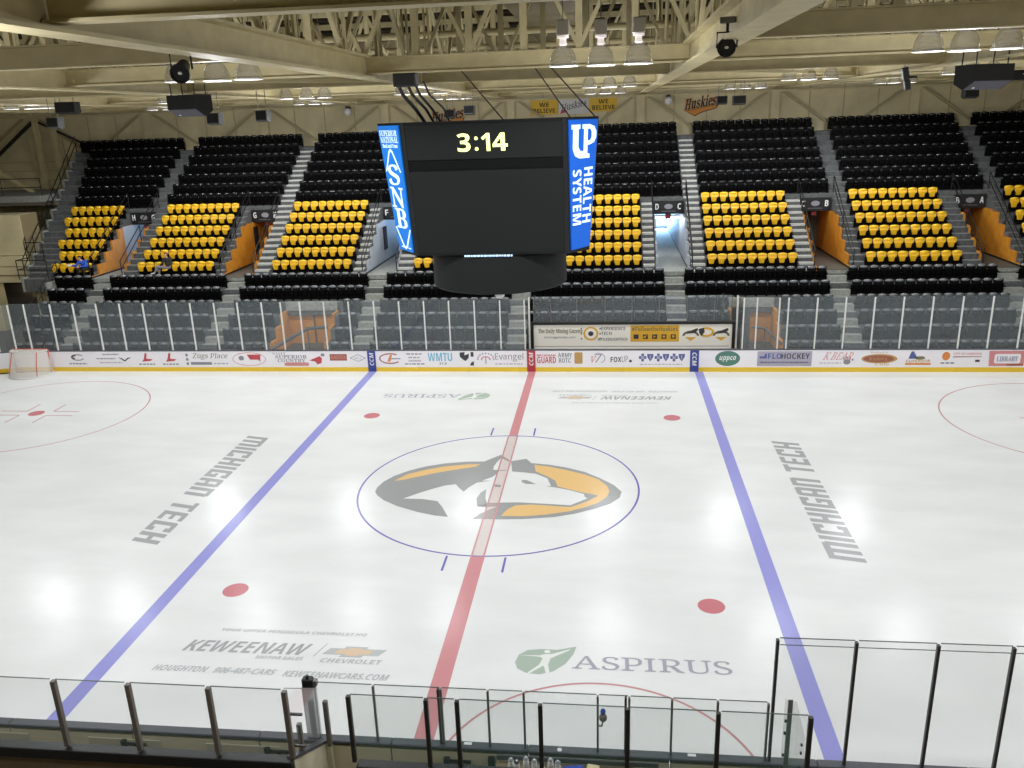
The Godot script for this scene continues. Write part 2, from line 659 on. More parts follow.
func ring(called: String, c: Vector2, r: float, w: float, m: Material, y: float, parent: Node3D, a0 := 0.0, a1 := TAU, n := 120) -> void:
	var k := MB.new()
	for i in n:
		var t0 := a0 + (a1 - a0) * i / n
		var t1 := a0 + (a1 - a0) * (i + 1) / n
		var d0 := Vector3(cos(t0), 0, sin(t0))
		var d1 := Vector3(cos(t1), 0, sin(t1))
		var o := Vector3(c.x, y, c.y)
		k.quad(o + d0 * (r - w / 2), o + d0 * (r + w / 2), o + d1 * (r + w / 2), o + d1 * (r - w / 2))
	part(called, k.mesh(), m, parent)

# block capitals made of bars: name -> [width, rectangles x0, y0, x1, y1 ...]
const BLOCK := {
	"M": [0.92, [0, 0, 0.2, 1, 0.36, 0, 0.56, 0.85, 0.72, 0, 0.92, 0.9, 0, 0.8, 0.85, 1]],
	"I": [0.2, [0, 0, 0.2, 1]],
	"C": [0.56, [0, 0, 0.2, 0.95, 0.05, 0.82, 0.56, 1, 0, 0, 0.56, 0.18, 0.36, 0.7, 0.56, 1, 0.36, 0, 0.56, 0.3]],
	"H": [0.58, [0, 0, 0.2, 1, 0.38, 0, 0.58, 1, 0, 0.42, 0.58, 0.6]],
	"G": [0.58, [0, 0, 0.2, 0.95, 0.05, 0.82, 0.58, 1, 0, 0, 0.58, 0.18, 0.38, 0.72, 0.58, 1, 0.38, 0, 0.58, 0.5, 0.28, 0.36, 0.58, 0.5]],
	"A": [0.58, [0, 0, 0.2, 0.95, 0.38, 0, 0.58, 0.92, 0.06, 0.82, 0.53, 1, 0, 0.32, 0.58, 0.48]],
	"N": [0.58, [0, 0, 0.2, 1, 0.38, 0, 0.58, 0.9, 0, 0.82, 0.53, 1]],
	"T": [0.56, [0.18, 0, 0.38, 1, 0, 0.82, 0.56, 1]],
	"E": [0.52, [0, 0, 0.2, 0.95, 0.05, 0.82, 0.52, 1, 0, 0, 0.52, 0.18, 0, 0.42, 0.46, 0.58]],
}

func block_word(txt: String, length: float, height: float, xf: Transform3D, parent: Node3D) -> void:
	var total := 0.0
	for ch in txt:
		total += 0.34 if ch == " " else float(BLOCK[ch][0]) + 0.11
	total -= 0.11
	var sc := length / (total + 0.2)
	var x := 0.0
	for ch in txt:
		if ch == " ":
			x += 0.34
			continue
		var k := MB.new()
		var r: Array = BLOCK[ch][1]
		for i in range(0, r.size(), 4):
			var pts := PackedVector2Array()
			for c in [[r[i], r[i + 1]], [r[i + 2], r[i + 1]], [r[i + 2], r[i + 3]], [r[i], r[i + 3]]]:
				pts.append(Vector2((x + c[0] + c[1] * 0.2) * sc - length / 2, (c[1] - 0.5) * height))
			k.flat(pts, xf.translated(Vector3.UP * 0.0005 * (i / 4)))
		part("letter", k.mesh(), M.ice_letters, parent)
		x += float(BLOCK[ch][0]) + 0.11

func ice_text(txt: String, cx: float, cz: float, w: float, h: float, m: Material, parent: Node3D, kind := "sans_bold", shear := 0.0, flip := false) -> void:
	var b := PAINT
	if flip:
		b = PAINT * Basis(Vector3.BACK, PI)
	part("lettering", letters(txt, w, h, kind, shear, 0.001), m, parent, Vector3(cx, 0.006, cz), b)

func build_ice() -> void:
	# the slab, with rounded corners
	var out := PackedVector2Array()
	var r := 6.2
	for q in [[1, 1], [-1, 1], [-1, -1], [1, -1]]:
		var a0: float = {[1, 1]: 0.0, [-1, 1]: PI / 2, [-1, -1]: PI, [1, -1]: PI * 1.5}[q]
		for i in 11:
			var t := a0 + PI / 2 * i / 10
			out.append(Vector2(q[0] * (30.48 - r) + r * cos(t), q[1] * (12.954 - r) + r * sin(t)))
	var k := MB.new()
	k.slab(out, 0.045, Transform3D(PAINT, Vector3(0, -0.045, 0)))
	var ice := struct("floor_ice", k.mesh(), M.ice)
	ice.set_meta("label", "white painted ice sheet of the hockey rink")
	var y := 0.002
	for s in [-1.0, 1.0]:
		paint("blue_line", strip(s * 7.77 - 0.19, s * 7.77 + 0.19, FAR, NEAR), M.ice_blue, y, ice)
	paint("red_line", strip(-0.17, 0.17, FAR, -4.6), M.ice_red, y, ice)
	paint("red_line", strip(-0.2, 0.2, 4.6, NEAR), M.ice_red, y, ice)
	ring("centre_circle", Vector2.ZERO, 4.57, 0.06, M.ice_thin_blue, y, ice, 0.0, TAU, 160)
	for x in [-0.86, 0.78]:
		for s in [-1.0, 1.0]:
			paint("hash_mark", strip(x - 0.03, x + 0.03, minf(s * 4.6, s * 5.4), maxf(s * 4.6, s * 5.4)), M.ice_thin_blue, y, ice)
	for d in [[-6.1, -6.7], [6.1, -6.7], [-6.1, 6.66], [6.1, 6.7], [-21.0, -6.7], [21.0, -6.7]]:
		paint("faceoff_dot", ellipse(d[0], d[1], 0.33, 0.33, 40), M.ice_dot, y, ice)
	for sx in [-1.0, 1.0]:
		ring("faceoff_circle", Vector2(sx * 21.0, -6.7), 4.57, 0.055, M.ice_thin_red, y, ice, 0.0, TAU, 140)
		for ax in [-1.0, 1.0]:
			for az in [-1.0, 1.0]:
				var cx: float = sx * 21.0 + ax * 0.62
				var cz: float = -6.7 + az * 0.26
				paint("faceoff_mark", strip(minf(cx, cx + ax * 1.2), maxf(cx, cx + ax * 1.2), cz - 0.03, cz + 0.03), M.ice_thin_red, y, ice)
				paint("faceoff_mark", strip(cx - 0.03, cx + 0.03, minf(cz, cz + az * 0.9), maxf(cz, cz + az * 0.9)), M.ice_thin_red, y, ice)
	ring("referee_crease", Vector2(3.4, NEAR), 3.13, 0.055, M.ice_thin_red, y, ice, PI, TAU, 80)
	# the badge at centre ice
	var badge := Node3D.new()
	badge.name = "centre_badge"
	ice.add_child(badge)
	paint("dark_shape", poly([-4.00,0.56,-4.02,0.23,-3.92,-0.24,-3.68,-0.71,-3.26,-1.18,-2.74,-1.57,-2.13,-1.84,-1.43,-2.02,-0.75,-2.07,-0.24,-2.69,0.14,-2.19,0.11,-2.09,-0.20,-2.40,-0.30,-2.03,-0.36,-1.65,-0.35,-1.36,-0.11,-1.30,-0.13,-1.22,-0.28,-0.78,-0.60,-0.44,-0.29,-0.46,-0.75,-0.28,-0.97,0.11,-1.08,0.44,-1.28,0.15,-1.44,-0.13,-1.79,-0.01,-2.18,0.29,-2.56,0.63,-2.95,1.03,-2.31,1.04,-1.81,1.17,-1.57,1.58,-1.27,2.24,-1.70,2.17,-2.27,1.96,-3.01,1.58,-3.55,1.18,-3.87,0.81]), M.ice_grey, 0.003, badge)
	paint("gold_shape", poly([-3.57,-0.32,-3.25,-0.87,-2.68,-1.28,-2.08,-1.59,-1.28,-1.80,-0.86,-1.83,-0.98,-1.60,-1.51,-1.38,-2.22,-1.05,-2.85,-0.67,-3.36,-0.37]), M.ice_gold, 0.004, badge)
	paint("dark_shape", poly([-0.37,0.22,-0.52,0.51,-0.58,0.93,-0.49,1.45,-0.13,1.52,-0.21,1.22,-0.31,0.85]), M.ice_grey, 0.003, badge)
	paint("dark_shape", poly([0.19,-2.12,0.71,-2.36,0.92,-1.98,1.55,-1.86,2.15,-1.64,2.80,-1.28,3.32,-0.79,3.77,-0.27,4.02,0.24,3.95,0.68,3.65,1.12,3.19,1.49,2.58,1.86,1.97,2.11,1.06,2.28,0.22,2.34,-0.49,2.34,-0.32,2.00,-0.05,1.67,0.15,1.47,-0.18,1.52,-0.47,1.50,-0.46,1.41,-0.11,1.22,0.80,1.15,1.71,1.22,2.42,1.29,2.94,0.78,2.85,0.66,2.82,0.45,2.35,0.18,1.90,0.00,1.59,-0.08,1.73,-0.12,1.57,-0.71,1.15,-1.08,0.73,-1.18,0.32,-1.24,0.26,-1.67]), M.ice_grey, 0.003, badge)
	paint("gold_shape", poly([1.04,-1.83,1.57,-1.69,2.16,-1.43,2.81,-1.07,3.27,-0.69,3.55,-0.19,3.63,0.22,3.55,0.63,3.28,1.07,2.87,1.42,2.42,1.70,1.71,1.96,1.05,2.10,0.35,2.11,0.42,1.84,0.52,1.61,0.71,1.37,1.18,1.29,1.72,1.34,2.43,1.42,2.91,1.01,3.28,0.57,3.06,0.44,2.82,0.38,1.95,-0.07,1.84,-0.53,1.56,-0.86,1.13,-1.27]), M.ice_gold, 0.004, badge)
	paint("dark_shape", poly([0.71,-0.54,0.88,-0.55,1.23,-0.24,0.91,-0.24,0.76,-0.35]), M.ice_grey, 0.003, badge)
	paint("dark_shape", poly([-0.34,-1.33,0.10,-1.35,0.11,-1.29,-0.33,-1.27]), M.ice_grey, 0.003, badge)
	paint("dark_shape", poly([-0.15,-0.16,0.08,-0.13,0.07,0.05,-0.11,0.03]), M.ice_grey, 0.003, badge)
	for x in [-0.17, 0.17]:
		paint("red_edge", strip(x - 0.025, x + 0.025, -4.6, 4.6), M.ice_thin_red, 0.006, badge)
	paint("pale_band", strip(-0.15, 0.15, -4.6, 4.6), M.ice_pink, 0.0055, badge)
	# words beside the blue lines
	for s in [-1.0, 1.0]:
		var w := Node3D.new()
		w.name = "painted_word"
		ice.add_child(w, true)
		# the letters' tops point to the centre
		var right := Vector3(0, 0, -s)
		var up := Vector3(-s, 0, 0)
		block_word("MICHIGAN TECH", 8.7, 0.92, Transform3D(Basis(right, up, Vector3.UP), Vector3(s * 9.95, 0.003, 0.05)), w)
	# sponsors' marks, near and (turned round) far
	for s in [1.0, -1.0]:
		var flip: bool = s < 0
		var a := Node3D.new()
		a.name = "painted_advert"
		ice.add_child(a, true)
		var off := 9.15 if not flip else 9.3
		ice_text("ASPIRUS", s * 4.53, s * (off - 0.03), 3.45, 0.46, M.ice_violet, a, "serif", 0.0, flip)
		var leaf := poly([-0.62, -0.06, -0.56, 0.22, -0.38, 0.4, -0.08, 0.46, 0.3, 0.45, 0.72, 0.6, 0.66, 0.3, 0.5, -0.05, 0.24, -0.33, -0.05, -0.45, -0.34, -0.42, -0.55, -0.27])
		var fig := poly([-0.55, 0.2, -0.1, 0.22, 0.02, 0.27, 0.2, 0.3, 0.6, 0.5, 0.56, 0.44, 0.28, 0.22, 0.16, 0.12, 0.12, -0.1, 0.18, -0.42, 0.1, -0.44, 0.02, -0.14, -0.26, -0.43, -0.32, -0.41, -0.08, -0.12, -0.02, 0.1, -0.08, 0.17])
		var xf := Transform3D(PAINT, Vector3(s * 2.15, 0.003, s * off))
		if flip:
			xf.basis = PAINT * Basis(Vector3.BACK, PI)
		var k1 := MB.new()
		k1.flat(leaf, xf)
		part("leaf_mark", k1.mesh(), M.ice_sage, a)
		var k2 := MB.new()
		k2.flat(fig, xf.translated(Vector3(0, 0.001, 0)))
		k2.flat(ellipse(0.07, 0.37, 0.07, 0.06, 16), xf.translated(Vector3(0, 0.001, 0)))
		part("figure_mark", k2.mesh(), M.ice_white, a)
		var c := Node3D.new()
		c.name = "painted_advert"
		ice.add_child(c, true)
		var z := 0.0 if not flip else 0.05
		ice_text("YOUR UPPER PENINSULA CHEVROLET HQ", -s * 3.88, s * (8.42 + z), 3.6, 0.13, M.ice_faint, c, "sans_bold", 0.25, flip)
		ice_text("KEWEENAW", -s * 4.75, s * (9.06 + z), 2.9, 0.42, M.ice_letters, c, "sans_bold", 0.3, flip)
		ice_text("MOTOR SALES", -s * 3.85, s * (9.4 + z), 1.1, 0.11, M.ice_faint, c, "sans_bold", 0.25, flip)
		ice_text("CHEVROLET", -s * 2.17, s * (9.42 + z), 1.4, 0.15, M.ice_faint, c, "sans_bold", 0.25, flip)
		ice_text("HOUGHTON", -s * 5.95, s * (9.92 + z), 1.24, 0.2, M.ice_faint, c, "sans_bold", 0.25, flip)
		ice_text("906-487-CARS", -s * 4.45, s * (9.92 + z), 1.4, 0.2, M.ice_faint, c, "sans_bold", 0.25, flip)
		ice_text("KEWEENAWCARS.COM", -s * 2.35, s * (9.94 + z), 2.35, 0.2, M.ice_faint, c, "sans_bold", 0.25, flip)
		var tie := poly([-0.72, -0.13, -0.58, 0.11, -0.26, 0.11, -0.22, 0.19, 0.3, 0.19, 0.27, 0.11, 0.75, 0.11, 0.6, -0.13, 0.26, -0.13, 0.22, -0.21, -0.3, -0.21, -0.26, -0.13])
		var k3 := MB.new()
		var xt := Transform3D(xf.basis, Vector3(-s * 2.2, 0.003, s * (9.07 + z)))
		k3.flat(tie, xt)
		part("emblem", k3.mesh(), M.ice_faint, c)
		var k4 := MB.new()
		var small := PackedVector2Array()
		for p in tie:
			small.append(Vector2(p.x * 0.62, p.y * 0.72))
		k4.flat(small, xt.translated(Vector3(0, 0.001, 0)))
		part("emblem", k4.mesh(), M.ice_copper, c)
		for dx in [-3.0]:
			var bar := MB.new()
			bar.flat(poly([-0.1, -0.25, -0.07, -0.25, 0.1, 0.25, 0.07, 0.25]), Transform3D(xf.basis, Vector3(s * dx, 0.003, s * (9.05 + z))))
			part("divider_stroke", bar.mesh(), M.ice_faint, c)

# ---------------------------------------------------------------- far boards and their adverts
var ad_host: Node3D

func ad(x0: float, x1: float) -> Node3D:
	# a thin vinyl sheet on the board
	ad_host = part("advert", boxmesh(Vector3(x0, 0.26, FAR), Vector3(x1, 0.99, FAR + 0.003)), M.board_white, get_node("dasher_boards"))
	return ad_host

func ad_words(txt: String, x0: float, x1: float, y0: float, y1: float, m: Material, kind := "sans_bold", shear := 0.0) -> void:
	part("lettering", letters(txt, x1 - x0, y1 - y0, kind, shear, 0.002), m, ad_host, Vector3((x0 + x1) / 2, (y0 + y1) / 2, FAR + 0.006))

func ad_shape(p: PackedVector2Array, m: Material, lift := 0.0) -> void:
	var k := MB.new()
	k.slab(p, 0.002, Transform3D(Basis(), Vector3(0, 0, FAR + 0.003 + lift)), 0.0, false)
	part("emblem", k.mesh(), m, ad_host)

func loop(cx: float, cy: float, rx: float, ry: float, w: float, a0 := 0.0, a1 := TAU, n := 30) -> PackedVector2Array:
	var p := PackedVector2Array()
	for i in n + 1:
		var t := a0 + (a1 - a0) * i / n
		p.append(Vector2(cx + rx * cos(t), cy + ry * sin(t)))
	for i in n + 1:
		var t := a1 - (a1 - a0) * i / n
		p.append(Vector2(cx + (rx - w) * cos(t), cy + (ry - w) * sin(t)))
	return p

# a row of short dashes for small print that the photograph does not let one read
func dashes(x0: float, x1: float, y: float, hgt: float, m: Material, sd: int) -> void:
	var rng := RandomNumberGenerator.new()
	rng.seed = sd
	var k := MB.new()
	var x := x0
	while x < x1 - 0.03:
		var w := minf(rng.randf_range(0.08, 0.2), x1 - x)
		k.span(Vector3(x, y - hgt / 2, FAR + 0.003), Vector3(x + w, y + hgt / 2, FAR + 0.005))
		x += w + 0.045
	part("small_print", k.mesh(), m, ad_host)

func build_far_boards() -> void:
	var b := thing("dasher_boards", "long white dasher boards with sponsor adverts along the far side of the ice", "rink boards")
	var x := -25.0
	while x < 30.0:
		var w := 2.44
		part("board_panel", boxmesh(Vector3(x + 0.006, 0.0, FAR - 0.1), Vector3(x + w - 0.006, 1.03, FAR), 0.004), M.board_white, b)
		part("kick_plate", boxmesh(Vector3(x + 0.004, 0.0, FAR), Vector3(x + w - 0.004, 0.215, FAR + 0.014), 0.004), M.kick_yellow, b)
		part("cap_rail", boxmesh(Vector3(x + 0.003, 1.03, FAR - 0.16), Vector3(x + w - 0.003, 1.075, FAR + 0.012), 0.008), M.cap_dark, b)
		x += w
	# the curve towards the left corner
	var r := 6.2
	for i in 8:
		var t0 := -PI / 2 - 0.08 * i
		var t1 := t0 - 0.08
		for q in [["board_panel", 0.0, 1.03, 0.0, 0.1, M.board_white], ["kick_plate", 0.0, 0.215, -0.014, 0.0, M.kick_yellow], ["cap_rail", 1.03, 1.075, -0.012, 0.16, M.cap_dark]]:
			var k := MB.new()
			var c := Vector2(-25.0, FAR + r)
			var p := PackedVector2Array()
			for a in [[t0, r + q[3]], [t1, r + q[3]], [t1, r + q[4]], [t0, r + q[4]]]:
				p.append(Vector2(c.x + cos(a[0]) * a[1], -(c.y + sin(a[0]) * a[1])))
			k.slab(p, q[2] - q[1], Transform3D(PAINT, Vector3(0, q[1], 0)))
			part(q[0], k.mesh(), q[5], b)
	# the lines carried up the boards
	for l in [[-7.77, M.line_blue], [-0.03, M.line_red], [7.55, M.line_blue]]:
		var s := part("line_stripe", boxmesh(Vector3(l[0] - 0.2, 0, FAR + 0.0145), Vector3(l[0] + 0.2, 1.03, FAR + 0.019)), l[1], b)
		part("lettering", letters("CCM", 0.62, 0.2, "sans_bold", 0.15, 0.002), M.white, s, Vector3(l[0], 0.62, FAR + 0.021), Basis(Vector3.BACK, -PI / 2 if l[0] > 1 else PI / 2))
	var ink: Material = M.ink
	var soft: Material = M.ink_soft
	var red := mat("ad_red", C(196, 74, 84), 0.5)
	var pink := mat("ad_pink", C(214, 140, 142), 0.5)
	var brown := mat("ad_brown", C(164, 96, 82), 0.5)
	var cyan := mat("ad_cyan", C(112, 182, 214), 0.5)
	var navy := mat("ad_navy", C(86, 98, 158), 0.5)
	var green := mat("ad_green", C(84, 130, 116), 0.5)
	var olive := mat("ad_olive", C(124, 124, 92), 0.5)
	var tan := mat("ad_tan", C(196, 156, 92), 0.5)
	var lilac := mat("ad_lilac", C(178, 172, 192), 0.5)
	var orange := mat("ad_orange", C(226, 140, 70), 0.5)
	# from the left
	ad(-23.9, -22.2)
	ad_shape(loop(-22.95, 0.72, 0.34, 0.17, 0.05, 0.6, PI * 1.9), soft)
	ad_shape(loop(-23.05, 0.74, 0.26, 0.14, 0.1, 1.6, 4.4), ink, 0.002)
	dashes(-23.45, -22.5, 0.4, 0.07, soft, 1)
	ad(-22.1, -20.0)
	dashes(-21.6, -20.75, 0.88, 0.06, soft, 2)
	dashes(-21.95, -20.95, 0.66, 0.06, soft, 3)
	dashes(-21.8, -20.6, 0.45, 0.05, lilac, 4)
	ad_shape(poly([-20.8, 0.72, -20.6, 0.68, -20.45, 0.58, -20.3, 0.7, -20.08, 0.73, -20.3, 0.62, -20.46, 0.5, -20.6, 0.6]), ink)
	for c in [-19.3, -18.05]:
		ad(c - 0.6, c + 0.6)
		ad_shape(poly([c - 0.04, 0.95, c + 0.06, 0.93, c + 0.0, 0.66, c + 0.34, 0.62, c + 0.2, 0.54, c - 0.24, 0.5, c - 0.14, 0.64]), red)
		dashes(c - 0.42, c + 0.42, 0.37, 0.07, soft, int(c * 10))
	ad(-17.4, -14.95)
	ad_words("Zugs Place", -16.85, -15.05, 0.6, 0.94, olive, "serif", 0.25)
	ad_shape(poly([-17.0, 0.34, -15.9, 0.34, -15.9, 0.48, -17.0, 0.48]), soft)
	dashes(-15.8, -15.05, 0.4, 0.06, lilac, 7)
	for i in 3:
		ad_shape(ellipse(-17.16, 0.4 + 0.22 * i, 0.07, 0.08, 10), soft)
	ad(-14.9, -13.0)
	ad_shape(loop(-13.95, 0.63, 0.86, 0.34, 0.03), pink)
	ad_shape(poly([-14.05, 0.86, -13.35, 0.86, -13.4, 0.5, -13.5, 0.6, -13.9, 0.6]), red)
	ad_shape(ellipse(-14.35, 0.68, 0.14, 0.12, 12), soft)
	ad(-12.9, -9.95)
	ad_words("VISIT", -12.75, -12.05, 0.86, 0.96, soft, "serif")
	ad_words("SUPERIOR", -12.6, -11.0, 0.66, 0.83, soft, "serif_bold")
	ad_words("COUNTRY", -12.5, -11.1, 0.47, 0.63, soft, "serif_bold")
	ad_shape(rounded(1.25, 0.17, 0.08).duplicate(), pink)
	ad_host.get_child(ad_host.get_child_count() - 1).position = Vector3(-11.55, 0.37, 0)
	ad_shape(poly([-10.9, 0.56, -10.55, 0.7, -10.35, 0.78, -10.25, 0.66, -10.3, 0.42, -10.5, 0.36, -10.6, 0.5]), red)
	ad_shape(ellipse(-10.2, 0.84, 0.1, 0.08, 10), soft)
	ad(-9.9, -8.1)
	ad_shape(poly([-9.85, 0.55, -9.0, 0.55, -9.0, 0.88, -9.85, 0.88]), brown)
	ad_words("SAUNA", -9.8, -9.05, 0.63, 0.81, pink, "serif_bold")
	ad_shape(poly([-8.85, 0.68, -8.45, 0.87, -8.05, 0.68, -8.45, 0.49]), soft)
	ad_shape(poly([-8.79, 0.68, -8.45, 0.84, -8.11, 0.68, -8.45, 0.52]), M.board_white, 0.002)
	ad_words("MILL", -8.62, -8.28, 0.62, 0.74, soft, "serif")
	ad(-7.4, -5.1)
	ad_shape(loop(-6.85, 0.65, 0.55, 0.27, 0.06, 0.9, TAU - 0.7), brown)
	ad_shape(poly([-6.95, 0.62, -6.35, 0.62, -6.35, 0.66, -6.95, 0.66]), navy)
	ad_shape(poly([-7.0, 0.5, -6.85, 0.84, -6.75, 0.84, -6.85, 0.5]), orange, 0.002)
	dashes(-6.05, -5.3, 0.88, 0.06, soft, 21)
	dashes(-5.95, -5.4, 0.7, 0.05, soft, 22)
	ad_words("ENGINEERS", -5.95, -5.35, 0.5, 0.58, soft)
	dashes(-6.15, -5.15, 0.38, 0.06, soft, 23)
	ad(-5.05, -3.7)
	ad_words("WMTU", -5.0, -3.82, 0.52, 0.93, cyan)
	ad_words("91.9", -4.45, -4.1, 0.34, 0.46, soft)
	ad(-3.6, -2.75)
	ad_shape(poly([-3.45, 0.95, -3.2, 0.97, -3.22, 0.8, -3.0, 0.9, -3.02, 0.68, -3.18, 0.52, -3.3, 0.6, -3.45, 0.75]), ink)
	ad_shape(poly([-2.92, 0.97, -2.78, 0.97, -2.78, 0.74, -2.92, 0.74]), ink)
	ad_shape(poly([-2.98, 0.3, -2.78, 0.3, -2.78, 0.52, -2.9, 0.46]), ink)
	ad(-2.65, -0.3)
	for i in 9:
		var t := PI * i / 8.0
		ad_shape(ellipse(-2.2 + 0.38 * cos(t), 0.62 + 0.28 * sin(t), 0.05, 0.045, 8), lilac)
		ad_shape(ellipse(-2.2 + 0.2 * cos(t), 0.6 + 0.14 * sin(t), 0.04, 0.035, 8), pink)
	ad_shape(poly([-2.23, 0.4, -2.17, 0.4, -2.17, 0.72, -2.23, 0.72]), lilac)
	ad_words("Evangel", -1.75, -0.4, 0.5, 0.92, soft, "sans")
	dashes(-1.75, -0.45, 0.38, 0.05, lilac, 31)
	ad(0.22, 1.16)
	ad_words("MICHIGAN", 0.25, 1.12, 0.75, 0.85, red)
	ad_words("GUARD", 0.25, 1.14, 0.42, 0.73, red)
	ad(1.2, 2.5)
	ad_words("ARMY", 1.24, 1.9, 0.7, 0.92, soft)
	ad_words("ROTC", 1.28, 1.84, 0.44, 0.66, soft)
	ad_shape(rounded(0.38, 0.56, 0.06), tan)
	ad_host.get_child(ad_host.get_child_count() - 1).position = Vector3(2.2, 0.67, 0)
	ad_shape(poly([2.09, 0.5, 2.3, 0.6, 2.12, 0.7, 2.3, 0.85, 2.2, 0.7, 2.32, 0.58]), olive, 0.004)
	ad(2.55, 3.5)
	ad_shape(loop(3.15, 0.66, 0.3, 0.26, 0.04, -1.2, 2.4), lilac)
	ad_words("V", 2.75, 3.0, 0.45, 0.75, red, "serif", 0.3)
	ad_words("7", 2.95, 3.25, 0.45, 0.85, soft, "sans", 0.2)
	ad(3.55, 4.85)
	ad_words("FOX", 3.7, 4.2, 0.47, 0.72, ink)
	ad_words("UP", 4.22, 4.5, 0.47, 0.78, soft, "sans")
	ad_shape(ellipse(4.62, 0.52, 0.07, 0.07, 10), ink)
	ad(4.95, 7.25)
	for i in 3:
		var cx := 5.18 + 0.72 * i
		ad_shape(poly([cx - 0.06, 0.5, cx + 0.06, 0.5, cx + 0.06, 0.62, cx + 0.17, 0.62, cx + 0.17, 0.76, cx + 0.06, 0.76, cx + 0.06, 0.88, cx - 0.06, 0.88, cx - 0.06, 0.76, cx - 0.17, 0.76, cx - 0.17, 0.62, cx - 0.06, 0.62]), navy)
		ad_shape(ellipse(cx, 0.69, 0.08, 0.08, 12), lilac, 0.002)
		ad_shape(poly([cx + 0.2, 0.86, cx + 0.5, 0.86, cx + 0.48, 0.7, cx + 0.35, 0.5, cx + 0.22, 0.7]), navy)
		ad_shape(poly([cx + 0.32, 0.8, cx + 0.38, 0.8, cx + 0.37, 0.6, cx + 0.33, 0.6]), lilac, 0.002)
	dashes(5.05, 7.0, 0.36, 0.04, lilac, 41)
	ad(8.2, 10.1)
	ad_shape(ellipse(9.05, 0.64, 0.56, 0.36), green)
	ad_words("uppco", 8.68, 9.42, 0.48, 0.76, M.white, "sans_bold", 0.2)
	ad(10.3, 12.95)
	ad_shape(poly([10.38, 0.27, 12.8, 0.27, 12.8, 0.98, 10.38, 0.98]), lilac)
	ad_words("FLO", 10.85, 11.45, 0.62, 0.88, navy)
	ad_words("HOCKEY", 11.45, 12.7, 0.62, 0.88, ink)
	ad_shape(poly([10.48, 0.64, 10.8, 0.64, 10.8, 0.86, 10.7, 0.86, 10.7, 0.74, 10.48, 0.74]), navy, 0.002)
	dashes(10.5, 12.7, 0.45, 0.08, soft, 51)
	ad(13.0, 14.85)
	ad_words("K BEAR", 13.35, 14.6, 0.58, 0.92, pink, "serif", 0.5)
	dashes(13.15, 14.1, 0.42, 0.04, lilac, 52)
	ad_shape(ellipse(14.35, 0.48, 0.16, 0.13, 14), soft)
	for i in 4:
		ad_shape(ellipse(14.2 + 0.13 * i, 0.68 - 0.05 * absf(i - 1), 0.045, 0.05, 8), soft)
	ad(14.95, 16.75)
	ad_shape(ellipse(15.75, 0.62, 0.78, 0.22), tan)
	ad_shape(ellipse(15.72, 0.62, 0.66, 0.16), brown, 0.002)
	ad_words("Kaleva", 15.3, 16.1, 0.54, 0.7, tan, "serif_bold", 0.1)
	ad_words("Bakery", 15.35, 16.1, 0.86, 0.96, tan, "serif")
	ad_words("Cafe", 15.6, 16.2, 0.31, 0.42, tan, "serif")
	ad(16.8, 18.1)
	ad_shape(poly([17.0, 0.62, 17.1, 0.95, 17.2, 0.97, 17.4, 0.62]), navy)
	ad_shape(ellipse(17.5, 0.66, 0.22, 0.08, 16), olive)
	ad_words("SUPERIOR", 16.9, 17.95, 0.44, 0.58, tan, "sans_bold")
	ad_shape(poly([16.88, 0.33, 17.98, 0.33, 17.98, 0.42, 16.88, 0.42]), orange)
	ad(18.15, 20.35)
	ad_shape(ellipse(18.6, 0.74, 0.17, 0.2, 18), orange)
	ad_shape(poly([18.9, 0.68, 20.1, 0.7, 20.1, 0.73, 18.9, 0.73]), brown)
	ad_words("CITY OF HANCOCK", 18.9, 20.1, 0.8, 0.9, pink)
	dashes(18.4, 19.0, 0.42, 0.07, soft, 61)
	ad_shape(rounded(0.2, 0.1, 0.03), ink)
	ad_host.get_child(ad_host.get_child_count() - 1).position = Vector3(19.95, 0.52, 0)
	ad(20.4, 22.0)
	ad_shape(poly([20.45, 0.28, 21.9, 0.28, 21.95, 0.98, 20.4, 0.98]), pink)
	ad_shape(rounded(1.1, 0.44, 0.08), M.board_white, 0.002)
	ad_host.get_child(ad_host.get_child_count() - 1).position = Vector3(21.2, 0.62, 0)
	ad_words("LIBRARY", 20.75, 21.65, 0.5, 0.72, navy, "serif_bold")
	ad_shape(poly([21.2, 0.3, 21.9, 0.3, 21.9, 0.38, 21.2, 0.38]), brown, 0.002)

# ---------------------------------------------------------------- glass above the far boards
const POSTS_L := [-26.93, -26.16, -25.37, -23.97, -22.75, -21.53, -20.30, -19.08, -17.86, -16.64, -15.43, -14.24, -13.02, -12.07, -11.12, -9.93, -8.71, -7.48, -6.26, -5.06, -3.87, -2.66, -1.45, -0.3]
const POSTS_R := [9.68, 10.26, 11.24, 11.63, 12.88, 14.11, 15.34, 16.57, 17.81, 19.06, 20.31, 21.57, 22.83, 24.1]

func corner_z(x: float) -> float:
	# the boards bend towards the left corner
	var r := 6.2
	if x > -25.0:
		return FAR
	var d := -25.0 - x
	return FAR + r - sqrt(r * r - d * d)

func glass_run(called: String, label: String, xs: Array, zf: Callable, y0: float, y1: float, post_m: Material, glass_m: Material, pw: float, pd: float, down := 0.0) -> Node3D:
	var g := thing(called, label, "rink glass")
	for i in xs.size():
		var z: float = zf.call(xs[i])
		part("post", boxmesh(Vector3(xs[i] - pw / 2, y0 - down, z - pd / 2), Vector3(xs[i] + pw / 2, y1 - 0.03, z + pd / 2), 0.006), post_m, g)
		if i == 0:
			continue
		var za: float = zf.call(xs[i - 1])
		var a := Vector3(xs[i - 1] + pw * 0.6, 0, za)
		var b := Vector3(xs[i] - pw * 0.6, 0, z)
		pane(a, b, y0, y1, glass_m, g)
	return g

